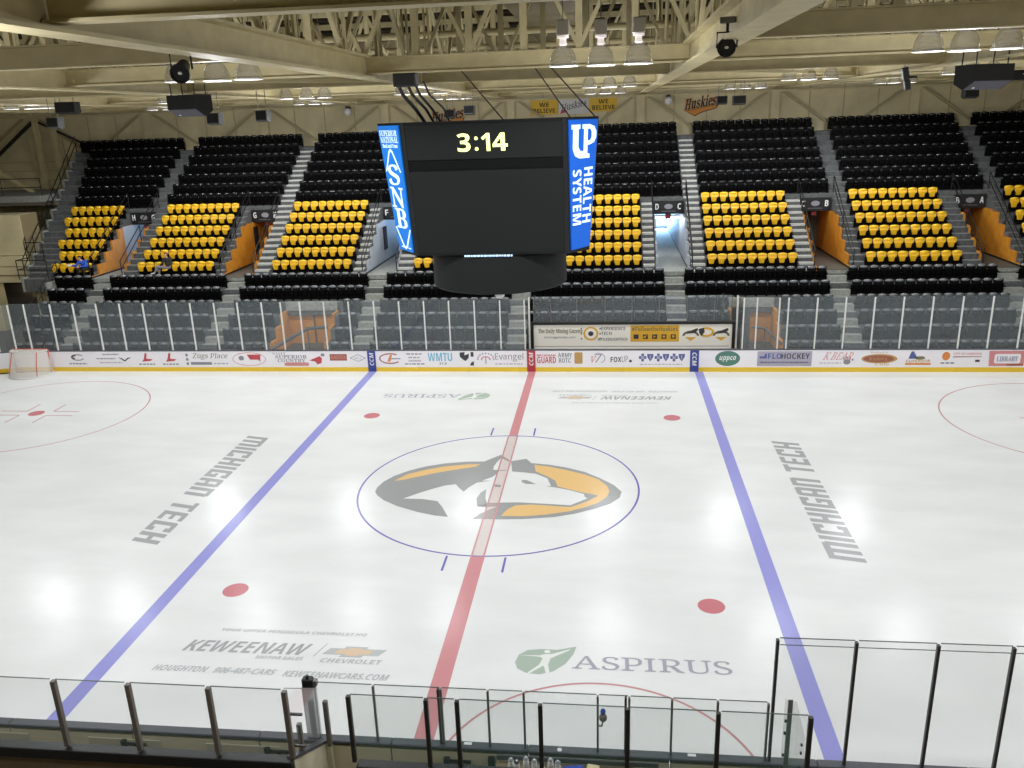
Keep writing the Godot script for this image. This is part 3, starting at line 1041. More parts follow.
func pane(a: Vector3, b: Vector3, y0: float, y1: float, m: Material, g: Node3D) -> void:
	# a single sheet, with a fine edge strip along its top
	var k := MB.new()
	k.quad(Vector3(a.x, y0, a.z), Vector3(a.x, y1, a.z), Vector3(b.x, y1, b.z), Vector3(b.x, y0, b.z))
	var p := part("glass_pane", k.mesh(), m, g)
	var e := MB.new()
	e.bar(Vector3(a.x, y1, a.z), Vector3(b.x, y1, b.z), 0.014, 0.012)
	part("top_edge", e.mesh(), M.glass_edge, p)

func build_far_glass() -> void:
	var at := func(x: float) -> float: return corner_z(x) - 0.08
	glass_run("glass_screen", "tall clear glass screen with white posts above the far boards left of the penalty box", POSTS_L, at, 1.07, 3.47, M.post_white, M.far_glass, 0.055, 0.08)
	glass_run("glass_screen", "tall clear glass screen with white posts above the far boards right of the penalty box", POSTS_R, at, 1.07, 3.47, M.post_white, M.far_glass, 0.055, 0.08)

# ---------------------------------------------------------------- penalty box
func build_penalty_box() -> void:
	var z := -14.5
	var w := thing("penalty_box", "penalty box with a long sponsor sign on its back wall behind the far boards", "penalty box")
	part("back_wall", boxmesh(Vector3(-0.1, -0.05, z - 0.12), Vector3(9.45, 2.0, z - 0.03)), M.grey_dark, w)
	var fr := MB.new()
	fr.span(Vector3(-0.16, 1.9, z - 0.14), Vector3(9.56, 2.03, z + 0.06), 0.01)
	fr.span(Vector3(-0.16, -0.05, z - 0.14), Vector3(-0.02, 1.95, z + 0.06), 0.01)
	fr.span(Vector3(9.42, -0.05, z - 0.14), Vector3(9.56, 1.95, z + 0.06), 0.01)
	part("frame", fr.mesh(), M.black, w)
	part("bench", boxmesh(Vector3(0.3, 0.0, z + 0.1), Vector3(9.0, 0.45, z + 0.5), 0.02), M.grey_dark, w)
	var sign := part("sign_panel", boxmesh(Vector3(-0.02, 0.62, z - 0.03), Vector3(9.42, 1.9, z)), M.sign_white, w)
	var olive := mat("sign_olive", C(112, 108, 82), 0.6)
	var zt := z + 0.004
	var put := func(txt: String, x0: float, x1: float, y0: float, y1: float, m: Material, kind: String) -> void:
		part("lettering", letters(txt, x1 - x0, y1 - y0, kind, 0.0, 0.003), m, sign, Vector3((x0 + x1) / 2, (y0 + y1) / 2, zt + 0.003))
	var shape := func(p: PackedVector2Array, m: Material, lift: float) -> void:
		var k := MB.new()
		k.slab(p, 0.003, Transform3D(Basis(), Vector3(0, 0, zt + lift)), 0.0, false)
		part("emblem", k.mesh(), m, sign)
	put.call("The Daily Mining Gazette", 0.2, 2.35, 1.42, 1.7, olive, "serif_bold")
	put.call("mininggazette.com", 0.5, 2.0, 1.2, 1.33, M.ink_soft, "sans")
	shape.call(ellipse(2.75, 1.45, 0.36, 0.34, 24), M.gold, 0.0)
	shape.call(ellipse(2.75, 1.45, 0.27, 0.26, 24), M.sign_white, 0.002)
	shape.call(ellipse(2.75, 1.45, 0.13, 0.12, 14), M.ink, 0.004)
	for i in 3:
		for s in [-1.0, 1.0]:
			shape.call(poly([2.75 + s * 0.45 - 0.05, 1.2 + 0.25 * i, 2.75 + s * 0.45, 1.25 + 0.25 * i, 2.75 + s * 0.45 + 0.05, 1.2 + 0.25 * i, 2.75 + s * 0.45, 1.15 + 0.25 * i]), olive, 0.0)
	put.call("EXPERIENCE", 3.25, 4.4, 1.62, 1.78, M.ink_soft, "sans_bold")
	put.call("TECH", 3.25, 3.75, 1.38, 1.54, M.ink_soft, "sans_bold")
	put.call("MTU.EDU/EXPTECH", 3.1, 4.5, 1.1, 1.24, M.ink_soft, "sans_bold")
	shape.call(poly([4.65, 1.05, 6.95, 1.05, 6.95, 1.85, 4.65, 1.85]), M.gold, 0.0)
	put.call("#FollowtheHuskies", 4.72, 6.88, 1.56, 1.78, olive, "sans_bold")
	for i in 5:
		shape.call(poly([4.8 + 0.44 * i, 1.18, 5.04 + 0.44 * i, 1.18, 5.04 + 0.44 * i, 1.4, 4.8 + 0.44 * i, 1.4]), M.ink, 0.003)
	put.call("f", 4.87, 4.97, 1.2, 1.38, M.gold, "sans_bold")
	shape.call(poly([5.7 + 0.05, 1.23, 5.7 + 0.05, 1.35, 5.7 + 0.16, 1.29]), M.gold, 0.006)
	shape.call(ellipse(6.24, 1.29, 0.06, 0.06, 12), M.gold, 0.006)
	shape.call(ellipse(6.68, 1.3, 0.06, 0.07, 12), M.gold, 0.006)
	shape.call(poly([5.26, 1.24, 5.34, 1.22, 5.44, 1.36, 5.36, 1.34, 5.3, 1.32]), M.gold, 0.006)
	for cx in [7.5, 8.92]:
		shape.call(loop(cx, 1.3, 0.4, 0.28, 0.1, 0.1, PI - 0.1, 16), olive, 0.0)
		shape.call(poly([cx - 0.3, 1.42, cx + 0.1, 1.62, cx + 0.3, 1.7, cx + 0.34, 1.62, cx + 0.2, 1.46]), M.ink, 0.002)
		shape.call(poly([cx - 0.26, 1.26, cx + 0.26, 1.26, cx, 1.08]), M.gold, 0.003)
	shape.call(loop(8.22, 1.5, 0.36, 0.24, 0.1, -2.4, 2.0, 18), M.gold, 0.0)
	shape.call(poly([7.86, 1.66, 8.1, 1.72, 8.15, 1.52, 8.0, 1.3, 7.9, 1.45]), M.ink, 0.002)
	shape.call(poly([0.02, 0.8, 9.3, 0.8, 9.3, 0.825, 0.02, 0.825]), M.ink_soft, 0.0)
	# low glass on top of the back wall
	var at := func(_x: float) -> float: return z - 0.05
	glass_run("glass_screen", "row of low glass panes standing on the back wall of the penalty box", [0.0, 0.83, 2.08, 3.43, 4.71, 5.99, 7.31, 8.57, 9.36], at, 2.03, 3.27, M.post_grey, M.far_glass, 0.04, 0.05)
	# end sheets between the box and the rink glass
	for s in [[-0.22, "left"], [9.62, "right"]]:
		var g := thing("glass_screen", "clear end sheet of glass closing the %s end of the penalty box" % s[0 + 1], "rink glass")
		pane(Vector3(s[0], 0, FAR - 0.1), Vector3(s[0], 0, z), 0.9, 3.3, M.clear_glass, g)
		part("post", boxmesh(Vector3(s[0] - 0.04, 0.0, z - 0.04), Vector3(s[0] + 0.04, 3.27, z + 0.04), 0.008), M.post_white, g)
		part("padding", boxmesh(Vector3(s[0] - 0.07, 0.0, FAR - 0.3), Vector3(s[0] + 0.07, 1.0, FAR - 0.12), 0.03), M.post_grey, g)
	# two dark posts that stand in the box
	for x in [0.02, 8.98]:
		var p := MB.new()
		p.tube([Vector3(x, 2.03, z - 0.3), Vector3(x, 3.3, z - 0.3)], 0.045, 10)
		p.ball(Vector3(x, 2.6, z - 0.3), Vector3(0.1, 0.28, 0.1), 10, 6)
		single("lamp_post", p.mesh(), M.black, "black goal light post at the %s end of the penalty box sign" % ("left" if x < 4 else "right"), "goal light")

# ---------------------------------------------------------------- seating bank
const LOW_AISLE := [-25.25, -17.22, -9.05, -1.02, 7.05, 15.35, 23.7]
const UP_AISLE := [[-24.75, -23.85], [-16.5, -15.55], [-8.2, -7.3], [-0.2, 0.7], [7.87, 8.78], [16.1, 16.98], [24.47, 25.35]]
const YELLOW := [[-28.67, -26.2], [-23.42, -18.77], [-15.34, -10.69], [-7.15, -2.45], [0.75, 5.39], [8.82, 13.51], [16.94, 21.74], [25.2, 29.9]]
const TUNNELS := [[-13.9, -11.0], [9.75, 12.0]]
const SECTION := ["H", "G", "F", "E", "D", "C", "B", "A"]
const NTH := ["first", "second", "third", "fourth", "fifth", "sixth", "seventh", "eighth", "ninth", "tenth", "eleventh", "twelfth", "thirteenth", "fourteenth", "fifteenth", "sixteenth"]

func nose(k: int) -> float:
	return zk(k) + 0.5

func segments(k: int) -> Array:
	var l := left_end(k) - (stair_out(k) + 0.1 if k >= 6 else 0.1)
	var cuts := []
	if k < 4:
		cuts = TUNNELS
	elif k >= 6 and k <= 11:
		for c in VOM:
			cuts.append([c - 0.93, c + 0.93])
	var out := []
	var x := l
	for c in cuts:
		out.append([x, c[0]])
		x = c[1]
	out.append([x, 31.5])
	return out

func build_stand() -> void:
	var s := Node3D.new()
	s.name = "floor_stand"
	s.set_meta("kind", "structure")
	add_child(s)
	for k in 19:
		var back := nose(k + 1) if k < 18 else WALL_Z
		for g in segments(k):
			var low := fl(k) - 0.75
			if k == 12:
				low = 5.86
			if k < 2:
				low = -0.06
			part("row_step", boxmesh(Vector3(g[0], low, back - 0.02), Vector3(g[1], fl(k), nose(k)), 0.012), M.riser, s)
	var steps := func(x0: float, x1: float, k0: int, k1: int, worn: bool) -> void:
		for k in range(k0, k1 + 1):
			var zf := nose(k) - 0.435
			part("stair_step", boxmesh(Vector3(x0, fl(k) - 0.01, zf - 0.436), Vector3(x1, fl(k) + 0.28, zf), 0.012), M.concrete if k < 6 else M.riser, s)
			if not worn:
				part("stair_tread", boxmesh(Vector3(x0, fl(k) + 0.28, zf - 0.436), Vector3(x1, fl(k) + 0.288, zf)), M.concrete if k < 6 else M.tread, s)
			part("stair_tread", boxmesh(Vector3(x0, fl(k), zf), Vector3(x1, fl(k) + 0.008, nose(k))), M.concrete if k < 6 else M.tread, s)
			if worn:
				part("stair_nosing", boxmesh(Vector3(x0 + 0.03, fl(k) + 0.19, zf - 0.4), Vector3(x1 - 0.03, fl(k) + 0.287, zf + 0.005)), M.nosing, s)
				part("stair_nosing", boxmesh(Vector3(x0 + 0.03, fl(k) - 0.09, nose(k) - 0.4), Vector3(x1 - 0.03, fl(k) + 0.015, nose(k) + 0.005)), M.nosing, s)
	for i in LOW_AISLE.size():
		steps.call(LOW_AISLE[i] - 0.5, LOW_AISLE[i] + 0.5, 0, 5, false)
	for i in VOM.size():
		var c: float = VOM[i]
		var ly: float = YELLOW[i][1]
		var ry: float = YELLOW[i + 1][0]
		steps.call(maxf(ly + 0.05, c - 1.9), c - 0.93, 6, 11, i in [2, 3, 4, 5])
		steps.call(c + 0.93, minf(ry - 0.05, c + 1.85), 6, 11, i in [1, 2, 3, 4])
		steps.call(UP_AISLE[i][0], UP_AISLE[i][1], 12, 17, i in [1, 2, 4])
	# the stair up the left end
	for k in range(6, 18):
		steps.call(left_end(k) - stair_out(k), left_end(k) - 0.07, k, k, false)
	# end wall that carries the left edge
	for k in range(6, 19):
		var x := left_end(k) - stair_out(k) - 0.25
		part("end_wall", boxmesh(Vector3(x, fl(k) - 0.75, (nose(k + 1) if k < 18 else WALL_Z)), Vector3(x + 0.15, fl(k) + 0.1, nose(k))), M.concrete, s)
	part("end_wall", boxmesh(Vector3(-28.35, -0.05, -20.0), Vector3(-28.15, 0.3, -14.8)), M.concrete, s)
	part("end_wall", boxmesh(Vector3(-28.3, 0.0, -20.0), Vector3(-28.2, 3.4, -19.0)), M.concrete, s)

# ---------------------------------------------------------------- seats
var shell_back: ArrayMesh
var shell_lip: ArrayMesh
var shell_pan: ArrayMesh
var shell_open: ArrayMesh
var seat_iron_shade: ArrayMesh

func seat_shapes() -> void:
	var w := 0.46
	# back: leans away, its face towards the ice
	var lean := Basis(Vector3.RIGHT, -0.2)
	var p := poly([-0.19, -0.14, 0.19, -0.14, 0.22, -0.06, 0.232, 0.08, 0.222, 0.13, 0.19, 0.15, 0.0, 0.158, -0.19, 0.15, -0.222, 0.13, -0.232, 0.08, -0.22, -0.06])
	var k := MB.new()
	k.slab(p, 0.05, Transform3D(lean, Vector3(0, 0.65, 0.0)), 0.014)
	shell_back = k.mesh()
	# the head of the back rolls over to the rear
	var lip := MB.new()
	lip.ball(Vector3(0, 0.745, 0.0), Vector3(0.234, 0.085, 0.074), 16, 10)
	shell_lip = lip.mesh()
	# pan folded up in front of the back, narrower than the back
	var q := poly([-0.15, -0.14, -0.12, -0.16, 0.06, -0.16, 0.09, -0.14, 0.12, 0.08, 0.11, 0.13, 0.08, 0.15, -0.16, 0.15, -0.19, 0.13, -0.2, 0.08])
	var k2 := MB.new()
	k2.slab(q, 0.07, Transform3D(Basis(Vector3.RIGHT, 0.1), Vector3(0, 0.46, 0.07)), 0.025)
	shell_pan = k2.mesh()
	var k3 := MB.new()
	k3.slab(q, 0.07, Transform3D(Basis(Vector3.RIGHT, -PI / 2 + 0.1), Vector3(0, 0.38, 0.26)), 0.025)
	shell_open = k3.mesh()
	var f := MB.new()
	f.span(Vector3(0.19, 0.0, -0.04), Vector3(0.25, 0.56, 0.1), 0.006)
	f.span(Vector3(0.222, 0.4, 0.0), Vector3(0.262, 0.46, 0.3), 0.006)
	f.span(Vector3(-0.254, 0.06, -0.06), Vector3(0.254, 0.53, -0.02))  # added dark sheet, stands for the shade in the gaps between seats
	f.span(Vector3(-0.25, 0.4, 0.02), Vector3(0.25, 0.44, 0.08))
	f.span(Vector3(0.215, 0.0, -0.06), Vector3(0.27, 0.02, 0.12))
	seat_iron_shade = f.mesh()

func make_seat(called: String, shell: Material, lip_m: Material, open := false) -> Node3D:
	var o := Node3D.new()
	o.name = called
	part("seat_back", shell_back, shell, o)
	part("back_lip", shell_lip, lip_m, o)
	part("seat_pan", shell_open if open else shell_pan, shell, o)
	part("frame", seat_iron_shade, M.seat_iron_shade, o)
	return o

func seat_mass(called: String, label: String, shell: Material, lip_m: Material, at: Array, scales: Array) -> void:
	var am := ArrayMesh.new()
	for m in [shell_back, shell_pan, seat_iron_shade, shell_lip]:
		am.add_surface_from_arrays(Mesh.PRIMITIVE_TRIANGLES, m.surface_get_arrays(0))
	am.surface_set_material(0, shell)
	am.surface_set_material(1, shell)
	am.surface_set_material(2, M.seat_iron_shade)
	am.surface_set_material(3, lip_m)
	var mm := MultiMesh.new()
	mm.transform_format = MultiMesh.TRANSFORM_3D
	mm.mesh = am
	mm.instance_count = at.size()
	for i in at.size():
		mm.set_instance_transform(i, Transform3D(Basis().scaled(Vector3(scales[i], 1, 1)), at[i]))
	var o := MultiMeshInstance3D.new()
	o.name = called
	o.multimesh = mm
	add_child(o)
	metas(o, label, "seats", "", "stuff")

func row_of(x0: float, x1: float) -> Array:
	var n := int((x1 - x0 + 0.06) / 0.508)
	var pitch := (x1 - x0) / n
	var out := []
	for i in n:
		out.append([x0 + pitch * (i + 0.5), pitch / 0.508])
	return out

func build_seats() -> void:
	seat_shapes()
	var mass_black := []
	var mass_black_w := []
	var mass_low := []
	var mass_low_w := []
	var mass_yellow := []
	var mass_yellow_w := []
	var yp := make_seat("yellow_seat", M.yellow_seat, M.yellow_lip_lit)
	var yo := make_seat("yellow_seat", M.yellow_seat, M.yellow_lip_lit, true)
	var bp := make_seat("black_seat", M.black_seat, M.black_glint)
	var place := func(proto: Node3D, called: String, x: float, k: int, sc: float, label: String, group: String) -> void:
		var o: Node3D = proto.duplicate()
		o.name = numbered(called)
		add_child(o)
		o.transform = Transform3D(Basis().scaled(Vector3(sc, 1, 1)), Vector3(x, fl(k), zk(k)))
		metas(o, label, "seat", group)
	# lower tier
	for k in 6:
		var lo := -28.1
		for i in LOW_AISLE.size() + 1:
			var hi: float = LOW_AISLE[i] - 0.52 if i < LOW_AISLE.size() else 31.0
			var x0 := lo
			lo = hi + 1.04
			var row := row_of(x0, hi)
			for j in row.size():
				var x: float = row[j][0]
				var skip := false
				if k < 4:
					for t in TUNNELS:
						if x > t[0] - 0.3 and x < t[1] + 0.3:
							skip = true
				if skip:
					continue
				var hidden: bool = (k >= 4 and x > -4.6 and x < 1.6) or x > 24.9 or (k == 2 and x > 7.6 and x < 9.3)
				if k >= 2 and not hidden:
					place.call(bp, "black_seat", x, k, row[j][1], "black folding seat, %s from the left, %s row up, in section %s" % [NTH[j], NTH[k], SECTION[i]], "black seats of the lower tier")
				else:
					mass_low.append(Vector3(x, fl(k), zk(k)))
					mass_low_w.append(row[j][1])
	# yellow rows
	for k in range(6, 12):
		for i in YELLOW.size():
			var x0: float = YELLOW[i][0] if i > 0 else left_end(k)
			var row := row_of(x0, YELLOW[i][1]) if i > 0 else row_of(YELLOW[0][1] - 0.508 * roundf((YELLOW[0][1] - x0) / 0.508), YELLOW[0][1])
			for j in row.size():
				var x: float = row[j][0]
				var hidden: bool = (i == 3 and (k > 6 or j > 2)) or (i == 4 and x < 1.0 + 0.16 * (k - 6)) or x > 26.6 - 0.15 * (11 - k)
				if hidden:
					mass_yellow.append(Vector3(x, fl(k), zk(k)))
					mass_yellow_w.append(row[j][1])
					continue
				var open: bool = k == 6 and ((i == 0 and j == row.size() - 1) or (i == 1 and j == 3))
				place.call(yo if open else yp, "yellow_seat", x, k, row[j][1], "yellow folding seat, %s from the left, %s yellow row up, in section %s" % [NTH[j], NTH[k - 6], SECTION[i]], "yellow seats of the middle rows")
	# upper tier
	for k in range(12, 19):
		var lo := left_end(k) - (0.9 if k == 18 else 0.0)
		for i in UP_AISLE.size() + 1:
			var hi: float = UP_AISLE[i][0] - 0.05 if i < UP_AISLE.size() else 31.0
			for r in row_of(lo, hi):
				mass_black.append(Vector3(r[0], fl(k), zk(k)))
				mass_black_w.append(r[1])
			if i < UP_AISLE.size():
				lo = UP_AISLE[i][1] + 0.05
	seat_mass("black_seat_rows", "rows of black folding seats of the upper tier under the back wall", M.black_seat, M.black_lip_lit, mass_black, mass_black_w)
	seat_mass("black_seat_rows_low", "two lowest rows of black folding seats behind the glass and those behind the scoreboard", M.black_seat, M.black_glint, mass_low, mass_low_w)
	seat_mass("yellow_seat_rows", "yellow folding seats behind the scoreboard and past the right end", M.yellow_seat, M.yellow_lip_lit, mass_yellow, mass_yellow_w)
	for o in [yp, yo, bp]:
		o.free()

# ---------------------------------------------------------------- doorways in the stand
func side_wall(x: float, m: Material, parent: Node3D, deep: float) -> void:
	var p := PackedVector2Array()
	p.append(Vector2(deep, 3.3))
	p.append(Vector2(deep, 5.87))
	p.append(Vector2(nose(12), 5.87))
	for k in range(11, 5, -1):
		var y := minf(fl(k) + 0.1, 5.87)
		p.append(Vector2(nose(k + 1), y))
		p.append(Vector2(nose(k) + 0.02, y))
	p.append(Vector2(nose(6) + 0.02, 3.3))
	var k2 := MB.new()
	# the drawing's x is the depth z, its y is up; it is 0.12 thick along x
	var q := PackedVector2Array()
	for a in p:
		if q.is_empty() or q[q.size() - 1].distance_to(a) > 0.001:
			q.append(a)
	k2.slab(q, 0.12, Transform3D(Basis(Vector3(0, 0, 1), Vector3(0, 1, 0), Vector3(-1, 0, 0)), Vector3(x + 0.06, 0, 0)))
	part("side_wall", k2.mesh(), m, parent)
	var b := MB.new()
	b.span(Vector3(x - 0.075, 3.42, deep), Vector3(x + 0.075, 3.52, nose(6) + 0.03))
	part("baseboard", b.mesh(), M.black, parent)

func build_vomitories() -> void:
	for i in VOM.size():
		var c: float = VOM[i]
		var lit := i in [0, 2, 4]
		var d := Node3D.new()
		d.name = "door_%d" % (i + 1)
		d.set_meta("kind", "structure")
		add_child(d)
		var m: Material = M.pale_blue if i in [2, 4] else M.orange
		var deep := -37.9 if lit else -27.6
		side_wall(c - 0.86, m, d, deep)
		side_wall(c + 0.86, m, d, deep)
		if i == 0:
			for q in [-0.8, 0.8]:
				part("pale_wall", boxmesh(Vector3(c + q - 0.01, 3.5, -37.9), Vector3(c + q + 0.01, 5.87, -24.0)), M.pale_blue, d)
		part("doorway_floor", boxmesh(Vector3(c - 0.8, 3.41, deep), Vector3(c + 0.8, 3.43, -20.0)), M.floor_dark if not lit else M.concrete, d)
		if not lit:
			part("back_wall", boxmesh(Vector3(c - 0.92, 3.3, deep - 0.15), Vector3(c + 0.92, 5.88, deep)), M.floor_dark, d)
			part("door_panel", boxmesh(Vector3(c - 0.78, 4.1, deep), Vector3(c - 0.05, 5.8, deep + 0.05), 0.01), M.gold, d)
			part("kick_panel", boxmesh(Vector3(c - 0.78, 3.5, deep), Vector3(c - 0.05, 4.08, deep + 0.05), 0.01), M.black, d)
		else:
			var w := Node3D.new()
			w.name = "window_%d" % (i + 1)
			w.set_meta("kind", "structure")
			add_child(w)
			var pane_m: Material = M["daylight"] if M.has("daylight") else glow("daylight", Color(0.72, 0.86, 1.0), 1.5)
			for s in [[-0.76, -0.04], [0.04, 0.76]]:
				for v in [[3.6, 4.95], [5.05, 5.75]]:
					part("window_pane", boxmesh(Vector3(c + s[0], v[0], -37.86), Vector3(c + s[1], v[1], -37.84)), pane_m, w)
			var fr := MB.new()
			for x in [-0.78, 0.0, 0.78]:
				fr.span(Vector3(c + x - 0.04, 3.43, -37.88), Vector3(c + x + 0.04, 5.86, -37.8))
			for y in [3.5, 5.0, 5.8]:
				fr.span(Vector3(c - 0.8, y - 0.05, -37.88), Vector3(c + 0.8, y + 0.05, -37.8))
			part("window_frame", fr.mesh(), M.pale_blue, w)
			var a := AreaLight3D.new()
			a.name = "window_light"
			a.area_size = Vector2(1.5, 2.2)
			a.light_color = Color(0.62, 0.8, 1.0)
			a.light_energy = {0: 90.0, 2: 45.0, 4: 40.0}[i]
			a.shadow_enabled = true
			a.transform = Transform3D(Basis(Vector3.UP, PI), Vector3(c, 4.65, -37.7))
			w.add_child(a)
	# dark openings in two of the side walls
	part("side_opening", boxmesh(Vector3(-9.86, 4.15, -25.2), Vector3(-9.79, 5.5, -24.5)), M.black_matt, get_node("door_3"))
	part("side_opening", boxmesh(Vector3(-18.16, 3.9, -25.6), Vector3(-18.09, 5.6, -25.0)), M.black_matt, get_node("door_2"))
	for i in VOM.size():
		var c: float = VOM[i]
		var l: String = ["H", "G", "F", "E", "D", "C", "B"][i]
		var r: String = ["G", "F", "E", "D", "C", "B", "A"][i]
		var s := thing("section_sign", "black section sign reading %s and %s over a doorway in the stand" % [l, r], "sign")
		var z := nose(12)
		part("sign_board", boxmesh(Vector3(c - 0.86, 5.88, z), Vector3(c + 0.86, 6.62, z + 0.05), 0.008), M.black, s)
		part("lettering", letters(l, 0.2, 0.34, "sans_bold"), M.white, s, Vector3(c - 0.66, 6.3, z + 0.055))
		part("lettering", letters(r, 0.2, 0.34, "sans_bold"), M.white, s, Vector3(c + 0.62, 6.3, z + 0.055))
		var e := MB.new()
		e.slab(ellipse(0, 0, 0.24, 0.15, 20), 0.004, Transform3D(Basis(), Vector3(c, 6.3, z + 0.05)))
		part("emblem", e.mesh(), M.ink_soft, s)
		part("rule", boxmesh(Vector3(c - 0.4, 6.02, z + 0.05), Vector3(c + 0.4, 6.04, z + 0.055)), M.ink_soft, s)
		var x := thing("exit_sign", "small red exit sign in the doorway under the %s and %s sign" % [l, r], "exit sign")
		part("case", boxmesh(Vector3(c - 0.16, 5.58, z - 0.2), Vector3(c + 0.16, 5.84, z - 0.12), 0.01), M.black, x)
		part("lettering", letters("EXIT", 0.24, 0.15, "sans_bold"), M["exit_red"] if M.has("exit_red") else glow("exit_red", Color(0.7, 0.07, 0.1), 0.3), x, Vector3(c, 5.71, z - 0.117))
	# the two strip lights in the lit doorway
	for s in [-1.0, 1.0]:
		var t := thing("strip_light", "white strip light at the %s of the doorway under the D and C sign" % ("left" if s < 0 else "right"), "lamp")
		var c: float = VOM[4] + s * 0.4
		part("housing", boxmesh(Vector3(c - 0.33, 5.62, -26.4), Vector3(c + 0.33, 5.7, -26.1), 0.01), M.white, t)
		part("tube_cover", boxmesh(Vector3(c - 0.31, 5.5, -26.3), Vector3(c + 0.31, 5.62, -26.16), 0.02), M["tube"] if M.has("tube") else glow("tube", Color(0.95, 0.97, 1.0), 1.6), t)
		var o := OmniLight3D.new()
		o.name = "tube_light"
		o.light_energy = 0.5
		o.light_size = 0.1
		o.omni_range = 40.0
		o.shadow_enabled = true
		o.position = Vector3(c, 5.4, -26.2)
		t.add_child(o)
	# the two openings at ice level
	for i in 2:
		var t: Array = TUNNELS[i]
		var d := Node3D.new()
		d.name = "door_%d" % (8 + i)
		d.set_meta("kind", "structure")
		add_child(d)
		for s in 2:
			var x: float = t[s]
			var p := PackedVector2Array()
			p.append(Vector2(-19.5, -0.05))
			p.append(Vector2(-19.5, 2.2))
			p.append(Vector2(nose(4), 2.2))
			for k in range(3, -1, -1):
				p.append(Vector2(nose(k + 1), fl(k) + 0.12))
				p.append(Vector2(nose(k) + 0.02, fl(k) + 0.12))
			p.append(Vector2(nose(0) + 0.02, -0.05))
			var k2 := MB.new()
			k2.slab(p, 0.12, Transform3D(Basis(Vector3(0, 0, 1), Vector3(0, 1, 0), Vector3(-1, 0, 0)), Vector3(x + 0.06, 0, 0)))
			part("side_wall", k2.mesh(), M.orange, d)
		part("lintel", boxmesh(Vector3(t[0], 1.85, nose(4) - 0.3), Vector3(t[1], 2.32, nose(4) + 0.06), 0.01), M.concrete, d)
		if i == 0:
			part("back_wall", boxmesh(Vector3(t[0], -0.05, -18.6), Vector3(t[1], 2.0, -18.5)), M.orange, d)
			part("door_leaf", boxmesh(Vector3(t[0] + 1.5, 0.0, -18.5), Vector3(t[0] + 2.5, 1.75, -18.44), 0.01), M.orange, d)
			var fr := MB.new()
			fr.span(Vector3(t[0] + 1.42, 0, -18.46), Vector3(t[0] + 1.5, 1.84, -18.4))
			fr.span(Vector3(t[0] + 1.42, 1.76, -18.46), Vector3(t[0] + 2.6, 1.84, -18.4))
			part("door_frame", fr.mesh(), mat("door_brown", C(96, 66, 36), 0.6), d)
			var hr := MB.new()
			hr.tube([Vector3(-13.7, 0.5, -15.3), Vector3(-12.2, 1.25, -16.6), Vector3(-11.2, 1.25, -16.9)], 0.09, 8)
			hr.tube([Vector3(-12.2, 1.25, -16.6), Vector3(-12.2, 0, -16.6)], 0.03, 8)
			part("hand_rail", hr.mesh(), M.grey_dark, d)
		else:
			part("back_wall", boxmesh(Vector3(t[0], -0.05, -17.4), Vector3(t[0] + 0.95, 2.0, -17.3)), M.grey_dark, d)
			part("back_wall", boxmesh(Vector3(t[0] + 0.95, -0.05, -18.6), Vector3(t[1], 2.0, -18.5)), M.orange, d)
			var hr := MB.new()
			hr.tube([Vector3(10.6, 1.3, -16.2), Vector3(11.2, 1.3, -16.0), Vector3(11.9, 0.7, -15.2)], 0.06, 8)
			hr.tube([Vector3(11.2, 1.3, -16.0), Vector3(11.2, 0.0, -16.0)], 0.03, 8)
			part("hand_rail", hr.mesh(), M.grey_dark, d)


# ---------------------------------------------------------------- rails
func slope_rail(called: String, label: String, pts: Array, posts: Array, heights: Array) -> void:
	# pts: foot line; posts: indices of pts that carry a post
	var t := thing(called, label, "railing")
	for h in heights:
		var k := MB.new()
		var up := []
		for p in pts:
			up.append(p + Vector3.UP * h)
		k.tube(up, 0.028, 8)
		part("rail", k.mesh(), M.rail, t)
	for i in posts:
		var k := MB.new()
		k.tube([pts[i], pts[i] + Vector3.UP * heights[0]], 0.028, 8)
		part("post", k.mesh(), M.rail, t)

func build_rails() -> void:
	for i in VOM.size():
		for s in [-1.0, 1.0]:
			var x: float = VOM[i] + s * 0.98
			var pts := []
			for k in range(6, 13):
				pts.append(Vector3(x, fl(k) + (0.0 if k < 12 else 0.0), nose(k) - 0.2))
			var what: String = ["H and G", "G and F", "F and E", "E and D", "D and C", "C and B", "B and A"][i]
			slope_rail("stair_rail", "black double handrail on the %s edge of the doorway under the %s sign" % ["left" if s < 0 else "right", what], pts, [0, 3, 6], [0.95, 0.5])
	# the long rail up the left end
	var pts := []
	for k in range(6, 19):
		pts.append(Vector3(left_end(k) - stair_out(k) - 0.15, fl(k) + 0.1, nose(k) - 0.3))
	slope_rail("stair_rail", "long black double handrail climbing the left end of the stand to its top", pts, [0, 2, 4, 6, 8, 10, 12], [1.0, 0.5])
	var low := []
	for k in 7:
		low.append(Vector3(-28.25, fl(k), nose(k) - 0.2))
	slope_rail("stair_rail", "black double handrail down the left end of the lower rows", low, [0, 2, 4, 6], [0.95, 0.5])
	var land := [Vector3(-28.7, 3.44, -20.0), Vector3(-30.55, 3.44, -20.0), Vector3(-30.55, 3.44, -21.2)]
	slope_rail("landing_rail", "black landing rail at the foot of the left end stair", land, [0, 1, 2], [1.1, 0.55])
	var land2 := [Vector3(-29.6, 4.3, -21.2), Vector3(-30.7, 4.3, -21.2), Vector3(-30.8, 4.6, -21.5)]
	slope_rail("landing_rail", "black landing rail one step higher beside the left end stair", land2, [0, 1, 2], [1.1, 0.55])

